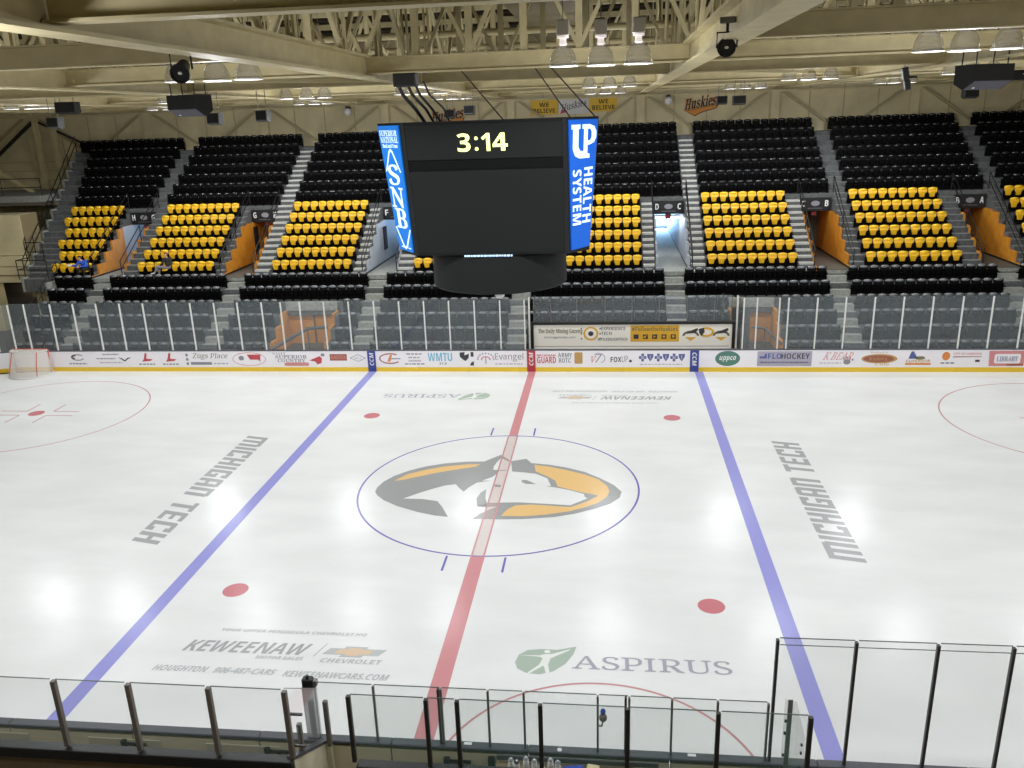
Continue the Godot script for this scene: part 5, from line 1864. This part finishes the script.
# ---------------------------------------------------------------- near side: boards, benches, glass
func build_near_side() -> void:
	var b := thing("dasher_boards", "near dasher boards with a dark cap along the players' benches", "rink boards")
	var x := -10.0
	while x < 14.0:
		var w := 2.44
		part("board_panel", boxmesh(Vector3(x + 0.005, -0.02, NEAR), Vector3(x + w - 0.005, 1.0, NEAR + 0.05), 0.004), M.board_white, b)
		part("inner_panel", boxmesh(Vector3(x + 0.012, -0.02, NEAR + 0.1), Vector3(x + w - 0.012, 0.96, NEAR + 0.15), 0.006), M.bench_cream, b)
		part("cap_rail", boxmesh(Vector3(x + 0.003, 1.0, NEAR - 0.02), Vector3(x + w - 0.003, 1.06, NEAR + 0.17), 0.015), M.cap_dark, b)
		x += w
	for q in [0.0, 2.6, 4.9]:
		part("inner_plate", boxmesh(Vector3(-8.6 + q, 0.25, NEAR + 0.15), Vector3(-7.5 + q + 0.3, 0.86, NEAR + 0.165), 0.004), M.bench_plate, b)
	for t in [1.13, 5.01]:
		part("cap_tag", boxmesh(Vector3(t - 0.07, 1.06, NEAR + 0.02), Vector3(t + 0.07, 1.066, NEAR + 0.08)), M.white, b)
	for q in [0.95, -2.35, -5.1]:
		var k := MB.new()
		k.span(Vector3(q - 0.22, 0.76, NEAR + 0.16), Vector3(q + 0.24, 0.8, NEAR + 0.2))
		k.span(Vector3(q - 0.24, 0.7, NEAR + 0.15), Vector3(q - 0.14, 0.86, NEAR + 0.22), 0.01)
		k.span(Vector3(q + 0.0, 0.62, NEAR + 0.15), Vector3(q + 0.06, 0.8, NEAR + 0.2))
		part("door_latch", k.mesh(), M.black, b)
	part("door_hinge", boxmesh(Vector3(1.5, 0.72, NEAR + 0.15), Vector3(1.62, 0.92, NEAR + 0.22), 0.01), M.black, b)
	part("door_hinge", boxmesh(Vector3(3.86, 0.6, NEAR + 0.15), Vector3(4.0, 0.9, NEAR + 0.22), 0.01), M.black, b)
	# low glass along the ice in front of the right hand bench
	var at := func(_x: float) -> float: return NEAR + 0.07
	glass_run("glass_screen", "low row of greenish glass panes on the near boards right of the bench divider", [-1.55, -0.49, 0.71, 1.53, 2.15, 3.41, 3.94, 4.65, 5.4, 6.22], at, 1.06, 2.23, M.post_grey, M.near_glass, 0.038, 0.06)
	var g: Node3D = get_child(get_child_count() - 1)
	for q in [0.66, 3.88]:
		part("door_post", boxmesh(Vector3(q - 0.02, 1.06, NEAR + 0.03), Vector3(q + 0.02, 2.2, NEAR + 0.1), 0.006), M.post_dark, g)
	# tall glass at the right
	var tall := glass_run("glass_screen", "tall glass screen with dark posts on the near boards at the right", [6.29, 7.51, 8.75, 9.87, 11.09, 12.31], at, 1.06, 3.47, M.post_dark, M.tall_glass, 0.048, 0.07)
	for i in 5:
		var xs := [6.29, 7.51, 8.75, 9.87, 11.09, 12.31]
		part("seam_strip", boxmesh(Vector3(xs[i] + 0.04, 3.335, NEAR + 0.064), Vector3(xs[i + 1] - 0.04, 3.345, NEAR + 0.076)), M.glass_edge, tall)
	# walls behind the two benches, with glass on top
	var zb := 14.5
	for s in [[-10.0, -1.42, "left"], [-0.36, 6.6, "right"]]:
		var w := thing("bench_wall", "dark wall with a black ledge behind the %s hand players' bench" % s[2], "bench wall")
		part("wall_face", boxmesh(Vector3(s[0], -0.05, zb - 0.08), Vector3(s[1], 1.74, zb + 0.08)), M.bench_brown, w)
		part("ledge", boxmesh(Vector3(s[0], 1.7, zb - 0.09), Vector3(s[1], 1.9, zb + 0.1), 0.012), M.black, w)
		part("bench_seat", boxmesh(Vector3(s[0], 0.5, zb - 0.62), Vector3(s[1], 0.56, zb - 0.2), 0.01), M.bench_brown, w)
	var at2 := func(_x: float) -> float: return zb
	glass_run("glass_screen", "glass panes on thick grey posts along the ledge behind the left bench", [-9.25, -7.92, -6.6, -5.27, -4.0, -2.66, -1.42], at2, 1.92, 3.22, M.post_taupe, M.bench_glass, 0.078, 0.08)
	glass_run("glass_screen", "glass panes on slim black posts along the ledge behind the right bench", [-0.4, 0.82, 1.3, 2.57, 3.87, 5.19, 6.5], at2, 1.92, 3.19, M.post_black, M.near_glass, 0.066, 0.07)
	part("bench_floor", boxmesh(Vector3(-10, -0.05, NEAR + 0.15), Vector3(6.6, 0.02, zb - 0.08)), M.floor_dark, get_node("floor"))
	# the dividing wall between the benches, with glass and a padded post
	var d := thing("bench_divider", "cream wall with a dark trim dividing the two players' benches", "divider")
	var p := poly([-(NEAR + 0.15), 0.0, -(NEAR + 0.15), 1.03, -14.5, 1.9, -14.5, 0.0])
	var k := MB.new()
	k.slab(p, 0.1, Transform3D(Basis(Vector3(0, 0, -1), Vector3(0, 1, 0), Vector3(1, 0, 0)), Vector3(-1.5, 0, 0)), 0.004)
	part("wall_panel", k.mesh(), M.bench_cream, d)
	var tr := MB.new()
	tr.bar(Vector3(-1.45, 1.05, NEAR + 0.15), Vector3(-1.45, 1.92, 14.5), 0.14, 0.05)
	part("trim", tr.mesh(), M.cap_dark, d)
	part("corner_post", boxmesh(Vector3(-1.4, 0.0, NEAR + 0.15), Vector3(-1.3, 1.0, NEAR + 0.25), 0.01), M.bench_cream, d)
	var e := MB.new()
	e.quad(Vector3(-1.45, 1.1, NEAR + 0.2), Vector3(-1.45, 2.2, NEAR + 0.2), Vector3(-1.45, 3.18, 14.42), Vector3(-1.45, 1.95, 14.42))
	part("glass_pane", e.mesh(), M.clear_glass, d)
	var ee := MB.new()
	ee.bar(Vector3(-1.45, 2.2, NEAR + 0.2), Vector3(-1.45, 3.18, 14.42), 0.014, 0.012)
	part("top_edge", ee.mesh(), M.ink_soft, d)
	part("pad", boxmesh(Vector3(-1.78, 1.06, NEAR + 0.02), Vector3(-1.55, 2.14, NEAR + 0.12), 0.02), M.pad_lilac, d)
	part("end_post", boxmesh(Vector3(-1.36, 1.03, NEAR + 0.2), Vector3(-1.28, 1.98, NEAR + 0.28), 0.01), M.post_taupe, d)
	part("end_post", boxmesh(Vector3(-1.5, 1.5, 14.0), Vector3(-1.42, 2.2, 14.08), 0.01), M.post_taupe, d)
	for y in [2.1, 2.7]:
		part("bracket", boxmesh(Vector3(-1.45, y, 14.42), Vector3(-1.2, y + 0.03, 14.46)), M.post_dark, d)
	var c := thing("box_camera", "small black box camera on top of the lilac post between the benches", "camera")
	part("body", boxmesh(Vector3(-1.75, 2.14, NEAR + 0.01), Vector3(-1.56, 2.32, NEAR + 0.15), 0.02), M.black, c)
	part("knob", boxmesh(Vector3(-1.68, 2.32, NEAR + 0.06), Vector3(-1.63, 2.37, NEAR + 0.12), 0.01), M.black, c)
	part("side_plate", boxmesh(Vector3(-1.56, 2.16, NEAR + 0.02), Vector3(-1.49, 2.28, NEAR + 0.12), 0.01), M.post_grey, c)
	# end sheet at the right of the bench
	var r := thing("glass_screen", "narrow cut corner glass sheet with bolts at the right end of the bench", "rink glass")
	var q := MB.new()
	q.slab(poly([6.19, 1.92, 6.19, 3.22, 6.36, 3.18, 6.52, 2.55, 6.54, 1.92]), 0.012, Transform3D(Basis(), Vector3(0, 0, 14.2)))
	part("glass_pane", q.mesh(), M.clear_glass, r)
	part("strip", boxmesh(Vector3(6.24, 1.0, 14.18), Vector3(6.31, 3.2, 14.2), 0.005), M.post_grey, r)
	for y in [1.98, 2.2, 2.6, 2.82]:
		part("bolt", boxmesh(Vector3(6.2, y, 14.212), Vector3(6.23, y + 0.05, 14.235), 0.005), M.black, r)
	for y in [1.98, 2.25, 2.4]:
		part("bolt", boxmesh(Vector3(6.46, y, 14.212), Vector3(6.49, y + 0.05, 14.235), 0.005), M.black, r)
	# a microphone on the glass, and bottles in a rack
	var m := thing("microphone", "small microphone with a blue foam top on a glass post", "microphone")
	var mb := MB.new()
	mb.tube([Vector3(3.42, 1.62, NEAR + 0.1), Vector3(3.48, 1.7, NEAR + 0.2), Vector3(3.5, 1.8, NEAR + 0.2)], 0.016, 8)
	part("gooseneck", mb.mesh(), M.post_grey, m)
	var mh := MB.new()
	mh.ball(Vector3(3.5, 1.87, NEAR + 0.2), Vector3(0.07, 0.075, 0.07), 12, 8)
	part("head", mh.mesh(), M.post_taupe, m)
	var mf := MB.new()
	mf.ball(Vector3(3.5, 1.99, NEAR + 0.2), Vector3(0.045, 0.06, 0.045), 12, 8)
	part("foam", mf.mesh(), mat("foam_blue", C(40, 84, 190), 0.8), m)
	var rack := thing("bottle_rack", "dark shelf holding bottles behind the right bench boards", "shelf")
	part("shelf", boxmesh(Vector3(1.75, 1.36, 13.75), Vector3(4.4, 1.42, 14.2), 0.01), M.bench_brown, rack)
	part("back_rail", boxmesh(Vector3(1.75, 1.42, 13.72), Vector3(4.4, 1.52, 13.76), 0.01), M.grey_dark, rack)
	var bott := MB.new()
	bott.lathe([[0.0, 0.0], [0.045, 0.0], [0.05, 0.02], [0.05, 0.14], [0.042, 0.17], [0.046, 0.19], [0.04, 0.215], [0.018, 0.225], [0.015, 0.26], [0.0, 0.262]], 16)
	var bm := bott.mesh()
	var cap := MB.new()
	cap.lathe([[0.04, 0.212], [0.042, 0.23], [0.02, 0.245], [0.0, 0.245]], 16)
	var cm := cap.mesh()
	var xs := [2.02, 2.12, 2.26, 2.4, 2.52, 2.66, 2.78]
	for i in xs.size():
		var o := thing("water_bottle", "white squeeze bottle, %s from the left on the shelf behind the boards" % NTH[i], "bottle", "squeeze bottles on the shelf", Vector3(xs[i], 1.42, 13.98 + 0.05 * sin(i * 2.1)))
		part("bottle_body", bm, M.white, o)
		part("cap", cm, M.black if i % 3 == 1 else M.ink_soft, o)
	var tw := MB.new()
	tw.box(Vector3(3.03, 1.47, 14.0), Vector3(0.34, 0.1, 0.26), Basis(Vector3.UP, 0.2), 0.03)
	single("towel", tw.mesh(), mat("towel_blue", C(44, 72, 176), 0.9), "folded blue towel on the shelf behind the right bench boards", "towel")
	var cb := MB.new()
	cb.box(Vector3(3.34, 1.49, 13.98), Vector3(0.2, 0.14, 0.2), Basis(Vector3.UP, -0.15), 0.015)
	single("carton", cb.mesh(), mat("carton_cream", C(206, 198, 150), 0.8), "small cream box beside the blue towel on the shelf", "box")
	var pk := MB.new()
	pk.lathe([[0.0, 0.0], [0.04, 0.0], [0.04, 0.02], [0.0, 0.02]], 16, Transform3D(Basis(), Vector3(2.75, 1.06, NEAR + 0.1)))
	single("tape_roll", pk.mesh(), M.white, "small white roll lying on the cap of the near boards", "tape")

# ---------------------------------------------------------------- the goal
func build_goal() -> void:
	var g := thing("hockey_goal", "hockey goal with a white net pushed against the far boards at the left", "goal")
	var c := Vector3(-25.2, 0, -12.62)
	var red := mat("goal_red", C(206, 104, 98), 0.4)
	var k := MB.new()
	k.tube([c + Vector3(-0.95, 0, 0), c + Vector3(-0.95, 1.2, 0), c + Vector3(-0.9, 1.24, 0), c + Vector3(0.9, 1.24, 0), c + Vector3(0.95, 1.2, 0), c + Vector3(0.95, 0, 0)], 0.04, 10)
	part("mouth_frame", k.mesh(), red, g)
	var base := []
	var topb := []
	var n := 20
	for i in n + 1:
		var t := PI * i / n
		base.append(c + Vector3(-1.05 * cos(t), 0.04, 1.12 * pow(sin(t), 0.7)))
		topb.append(c + Vector3(-0.93 * cos(t), 1.22, 0.52 * pow(sin(t), 0.5)))
	var b := MB.new()
	b.tube(base, 0.045, 8)
	part("base_frame", b.mesh(), M.post_white, g)
	var u := MB.new()
	u.tube(topb, 0.03, 8)
	part("top_frame", u.mesh(), M.post_white, g)
	for i in [5, 15]:
		var s := MB.new()
		s.tube([topb[i], topb[i].lerp(base[i], 0.5) + Vector3(0, 0, 0.03), base[i]], 0.022, 8)
		part("stay", s.mesh(), red, g)
	# netting: strings from the top bar to the base and round the back
	var net := MB.new()
	var m := 56
	var around := func(l: Array, f: float) -> Vector3:
		var q := f * n
		var i := mini(int(q), n - 1)
		return l[i].lerp(l[i + 1], q - i)
	for i in m + 1:
		var f := float(i) / m
		net.tube([around.call(topb, f), around.call(base, f)], 0.009, 4, false)
	for j in 24:
		var v := (j + 0.5) / 24.0
		var line := []
		for i in n + 1:
			line.append(topb[i].lerp(base[i], v))
		net.tube(line, 0.009, 4, false)
	for i in 30:
		var f := (i + 0.5) / 30.0
		var x := -0.93 + 1.86 * f
		var q := absf(x) / 0.93
		net.tube([c + Vector3(x, 1.24, 0), c + Vector3(x, 1.22, 0.52 * pow(maxf(0.02, 1.0 - q * q), 0.25))], 0.009, 4, false)
	var nn := part("netting", net.mesh(), mat("net_white", C(236, 230, 222), 0.8), g)
	nn.set_meta("kind", "stuff")

# ---------------------------------------------------------------- people
# bones: [from, to, radius at from, radius at to]; meshed as one smooth surface
func blob(bones: Array, cell: float, k: float) -> MB:
	var lo := Vector3(1e9, 1e9, 1e9)
	var hi := -lo
	for b in bones:
		var r: float = maxf(b[2], b[3]) + k + cell * 2
		lo = lo.min(b[0] - Vector3.ONE * r).min(b[1] - Vector3.ONE * r)
		hi = hi.max(b[0] + Vector3.ONE * r).max(b[1] + Vector3.ONE * r)
	var nx := int((hi.x - lo.x) / cell) + 2
	var ny := int((hi.y - lo.y) / cell) + 2
	var nz := int((hi.z - lo.z) / cell) + 2
	var f := PackedFloat32Array()
	f.resize(nx * ny * nz)
	f.fill(10.0)
	for b in bones:
		var a: Vector3 = b[0]
		var d: Vector3 = b[1] - b[0]
		var dd: float = maxf(d.length_squared(), 1e-9)
		var ra: float = b[2]
		var rb: float = b[3]
		var r: float = maxf(ra, rb) + k + cell * 1.5
		var l0: Vector3 = (a.min(b[1]) - Vector3.ONE * r - lo) / cell
		var h0: Vector3 = (a.max(b[1]) + Vector3.ONE * r - lo) / cell
		for z in range(maxi(0, int(l0.z)), mini(nz, int(h0.z) + 1)):
			for y in range(maxi(0, int(l0.y)), mini(ny, int(h0.y) + 1)):
				for x in range(maxi(0, int(l0.x)), mini(nx, int(h0.x) + 1)):
					var p := lo + Vector3(x, y, z) * cell
					var t := clampf((p - a).dot(d) / dd, 0.0, 1.0)
					var v := (p - a - d * t).length() - lerpf(ra, rb, t)
					var i := x + nx * (y + ny * z)
					var o := f[i]
					var hh := maxf(k - absf(o - v), 0.0) / k
					f[i] = minf(o, v) - hh * hh * k * 0.25
	var at := {}
	var off := [0, 1, nx, nx + 1, nx * ny, nx * ny + 1, nx * ny + nx, nx * ny + nx + 1]
	var cor := [Vector3(0, 0, 0), Vector3(1, 0, 0), Vector3(0, 1, 0), Vector3(1, 1, 0), Vector3(0, 0, 1), Vector3(1, 0, 1), Vector3(0, 1, 1), Vector3(1, 1, 1)]
	var edges := [[0, 1], [2, 3], [4, 5], [6, 7], [0, 2], [1, 3], [4, 6], [5, 7], [0, 4], [1, 5], [2, 6], [3, 7]]
	for z in nz - 1:
		for y in ny - 1:
			for x in nx - 1:
				var i := x + nx * (y + ny * z)
				var inside := 0
				for q in 8:
					if f[i + off[q]] < 0:
						inside += 1
				if inside == 0 or inside == 8:
					continue
				var s := Vector3.ZERO
				var c := 0
				for e in edges:
					var va := f[i + off[e[0]]]
					var vb := f[i + off[e[1]]]
					if (va < 0) != (vb < 0):
						s += cor[e[0]].lerp(cor[e[1]], va / (va - vb))
						c += 1
				var g := Vector3(f[i + 1] - f[i] + f[i + off[7]] - f[i + off[6]], f[i + off[2]] - f[i] + f[i + off[7]] - f[i + off[5]], f[i + off[4]] - f[i] + f[i + off[7]] - f[i + off[3]])
				at[i] = [lo + (Vector3(x, y, z) + s / c) * cell, g.normalized()]
	var out := MB.new()
	for i in at:
		for ax in 3:
			var st: int = [1, nx, nx * ny][ax]
			var u: int = [nx, nx * ny, 1][ax]
			var w: int = [nx * ny, 1, nx][ax]
			if i + st >= f.size() or (f[i] < 0) == (f[i + st] < 0):
				continue
			if not (at.has(i - u) and at.has(i - w) and at.has(i - u - w)):
				continue
			var a: Array = at[i]
			var b: Array = at[i - u]
			var c: Array = at[i - u - w]
			var d: Array = at[i - w]
			if f[i] < 0:
				out.squad(a[0], d[0], c[0], b[0], a[1], d[1], c[1], b[1])
			else:
				out.squad(a[0], b[0], c[0], d[0], a[1], b[1], c[1], d[1])
	return out

func fat(bones: Array, by: float) -> Array:
	var o := []
	for b in bones:
		o.append([b[0], b[1], b[2] + by, b[3] + by])
	return o

# j: the joints, in metres, +z the way the seat faces
func person(j: Dictionary, at: Vector3, label: String, skin: Material, top_m: Material, leg_m: Material, hair_m: Material, shoe_m: Material) -> void:
	var t := thing("person", label, "person", "", at)
	var torso := [[j.pelvis, j.waist, 0.135, 0.12], [j.waist, j.chest, 0.12, 0.14], [j.chest, j.sho_l, 0.1, 0.065], [j.chest, j.sho_r, 0.1, 0.065]]
	var arms := []
	var hands := []
	for s in ["l", "r"]:
		var sh: Vector3 = j["sho_" + s]
		var el: Vector3 = j["elb_" + s]
		var wr: Vector3 = j["wri_" + s]
		arms.append_array([[sh, el, 0.058, 0.045], [el, wr, 0.044, 0.032]])
		var dir := (wr - el).normalized()
		var side := dir.cross(Vector3.UP).normalized() * (1.0 if s == "r" else -1.0)
		var down := side.cross(dir).normalized()
		if down.y > 0:
			down = -down
		var palm := wr + dir * 0.09
		hands.append_array([[wr, palm, 0.027, 0.03], [wr + side * 0.015, palm + side * 0.022, 0.022, 0.024], [wr - side * 0.015, palm - side * 0.022, 0.022, 0.022]])
		var ln := [0.07, 0.08, 0.075, 0.06]
		for q in 4:
			var a := palm + side * (0.033 - 0.022 * q)
			var m: Vector3 = a + dir * ln[q] * 0.55 + down * 0.012
			hands.append_array([[a, m, 0.0095, 0.0088], [m, m + dir * ln[q] * 0.4 + down * 0.035, 0.0088, 0.0075]])
		var th := wr + dir * 0.03 + side * 0.035
		hands.append_array([[th, th + dir * 0.035 + side * 0.025, 0.012, 0.011], [th + dir * 0.035 + side * 0.025, th + dir * 0.065 + side * 0.02 + down * 0.01, 0.01, 0.009]])
	var legs := []
	var shoes := []
	for s in ["l", "r"]:
		legs.append_array([[j.pelvis, j["hip_" + s], 0.12, 0.1], [j["hip_" + s], j["kne_" + s], 0.088, 0.062], [j["kne_" + s], j["ank_" + s], 0.058, 0.04]])
		var an: Vector3 = j["ank_" + s]
		var td: Vector3 = j["toe_" + s]
		shoes.append_array([[an, an.lerp(td, 0.3) - Vector3(0, 0.03, 0), 0.045, 0.045], [an.lerp(td, 0.3) - Vector3(0, 0.03, 0), td, 0.045, 0.035]])
	var head: Vector3 = j.head
	var look: Vector3 = j.look
	var rt := look.cross(Vector3.UP).normalized()
	var hu := rt.cross(look).normalized()
	var skull := [[head + hu * 0.03 - look * 0.01, head + hu * 0.035 - look * 0.03, 0.088, 0.086], [head + look * 0.02 - hu * 0.03, head + look * 0.04 - hu * 0.075, 0.066, 0.04], [head + look * 0.082 + hu * 0.005, head + look * 0.1 - hu * 0.022, 0.01, 0.014]]
	for s in [-1.0, 1.0]:
		skull.append([head + rt * s * 0.078 + hu * 0.012, head + rt * s * 0.082 - hu * 0.02, 0.014, 0.011])
		skull.append([head + look * 0.062 + rt * s * 0.032 - hu * 0.022, head + look * 0.062 + rt * s * 0.034 - hu * 0.022, 0.02, 0.02])
	var neck := [[j.chest + (j.neck - j.chest) * 0.4, j.neck, 0.06, 0.05], [j.neck, head - hu * 0.02, 0.05, 0.055]]
	var body := blob(torso + arms + legs + neck, 0.022, 0.04)
	body.join(blob(skull + [[j.neck, head - hu * 0.03, 0.045, 0.05]], 0.008, 0.02))
	body.join(blob(hands, 0.006, 0.01))
	part("body", body.mesh(), skin, t)
	part("jacket", blob(fat(torso + arms, 0.014), 0.022, 0.05).mesh(), top_m, t)
	part("trousers", blob(fat(legs + [[j.pelvis, j.waist, 0.13, 0.11]], 0.012), 0.022, 0.04).mesh(), leg_m, t)
	part("shoes", blob(shoes, 0.014, 0.02).mesh(), shoe_m, t)
	part("hair", blob([[head + hu * 0.055 - look * 0.03, head + hu * 0.03 - look * 0.055, 0.088, 0.085], [head + hu * 0.09 + look * 0.02, head + hu * 0.08 - look * 0.03, 0.05, 0.06], [head - look * 0.07 + hu * 0.0, head - look * 0.07 - hu * 0.06, 0.05, 0.035]], 0.009, 0.02).mesh(), hair_m, t)
	var eyes := MB.new()
	for s in [-1.0, 1.0]:
		eyes.ball(head + look * 0.079 + rt * s * 0.03 + hu * 0.012, Vector3(0.011, 0.008, 0.011), 8, 6)
	part("eyes", eyes.mesh(), M.black, t)
	var mo := MB.new()
	mo.bar(head + look * 0.079 - hu * 0.062 - rt * 0.022, head + look * 0.079 - hu * 0.062 + rt * 0.022, 0.01, 0.008)
	part("mouth", mo.mesh(), mat("lips", C(170, 96, 90), 0.5), t)

func build_people() -> void:
	var skin := mat("skin", C(214, 160, 134), 0.5)
	var dark := mat("trouser_black", C(26, 26, 30), 0.8)
	var blue := mat("jacket_blue", C(36, 84, 186), 0.7)
	var grey := mat("trouser_grey", C(128, 126, 134), 0.8)
	var blk := mat("top_black", C(30, 30, 34), 0.8)
	var hair1 := mat("hair_dark", C(44, 34, 30), 0.7)
	var hair2 := mat("hair_auburn", C(104, 58, 40), 0.7)
	var shoe := mat("shoe_pale", C(190, 186, 180), 0.6)
	# floor of the row is y = 0 of the figure; the seat pan is at 0.43
	var a := {"pelvis": Vector3(0, 0.55, 0.22), "waist": Vector3(-0.03, 0.7, 0.26), "chest": Vector3(-0.1, 0.9, 0.36), "sho_l": Vector3(-0.24, 0.97, 0.46), "sho_r": Vector3(0.1, 0.98, 0.34), "elb_l": Vector3(-0.38, 0.76, 0.62), "elb_r": Vector3(0.12, 0.72, 0.5), "wri_l": Vector3(-0.56, 0.8, 0.7), "wri_r": Vector3(-0.12, 0.72, 0.68), "neck": Vector3(-0.13, 1.05, 0.42), "head": Vector3(-0.17, 1.17, 0.48), "look": Vector3(-0.72, -0.3, 0.62).normalized(), "hip_l": Vector3(-0.1, 0.54, 0.28), "hip_r": Vector3(0.1, 0.54, 0.26), "kne_l": Vector3(-0.34, 0.55, 0.6), "kne_r": Vector3(0.04, 0.55, 0.66), "ank_l": Vector3(-0.4, 0.1, 0.5), "ank_r": Vector3(0.02, 0.1, 0.55), "toe_l": Vector3(-0.48, 0.04, 0.66), "toe_r": Vector3(0.0, 0.04, 0.72)}
	person(a, Vector3(-26.45, fl(6), zk(6) - 0.02), "person in a blue jacket leaning over in a yellow seat at the far left", skin, blue, dark, hair1, M.black)
	var pb := MB.new()
	pb.box(Vector3(-27.13, fl(6) + 0.82, zk(6) + 0.74), Vector3(0.24, 0.012, 0.18), Basis(Vector3.RIGHT, 0.5), 0.003)
	single("paper_sheet", pb.mesh(), M.white, "white sheet of paper held by the person in the blue jacket", "paper")
	var b := {"pelvis": Vector3(0, 0.55, 0.2), "waist": Vector3(0.02, 0.7, 0.18), "chest": Vector3(0.02, 0.94, 0.16), "sho_l": Vector3(-0.1, 1.02, 0.3), "sho_r": Vector3(0.16, 1.02, 0.04), "elb_l": Vector3(-0.16, 0.78, 0.42), "elb_r": Vector3(0.22, 0.76, 0.14), "wri_l": Vector3(-0.3, 0.68, 0.4), "wri_r": Vector3(0.0, 0.68, 0.32), "neck": Vector3(0.01, 1.11, 0.17), "head": Vector3(-0.01, 1.25, 0.19), "look": Vector3(-0.55, -0.1, 0.83).normalized(), "hip_l": Vector3(-0.08, 0.54, 0.26), "hip_r": Vector3(0.06, 0.54, 0.16), "kne_l": Vector3(-0.44, 0.62, 0.5), "kne_r": Vector3(-0.4, 0.56, 0.36), "ank_l": Vector3(-0.62, 0.3, 0.56), "ank_r": Vector3(-0.46, 0.11, 0.44), "toe_l": Vector3(-0.78, 0.26, 0.66), "toe_r": Vector3(-0.56, 0.04, 0.58)}
	person(b, Vector3(-21.52, fl(6), zk(6) - 0.02), "person in a black top and grey trousers sitting crossways in a yellow seat", skin, blk, grey, hair2, shoe)
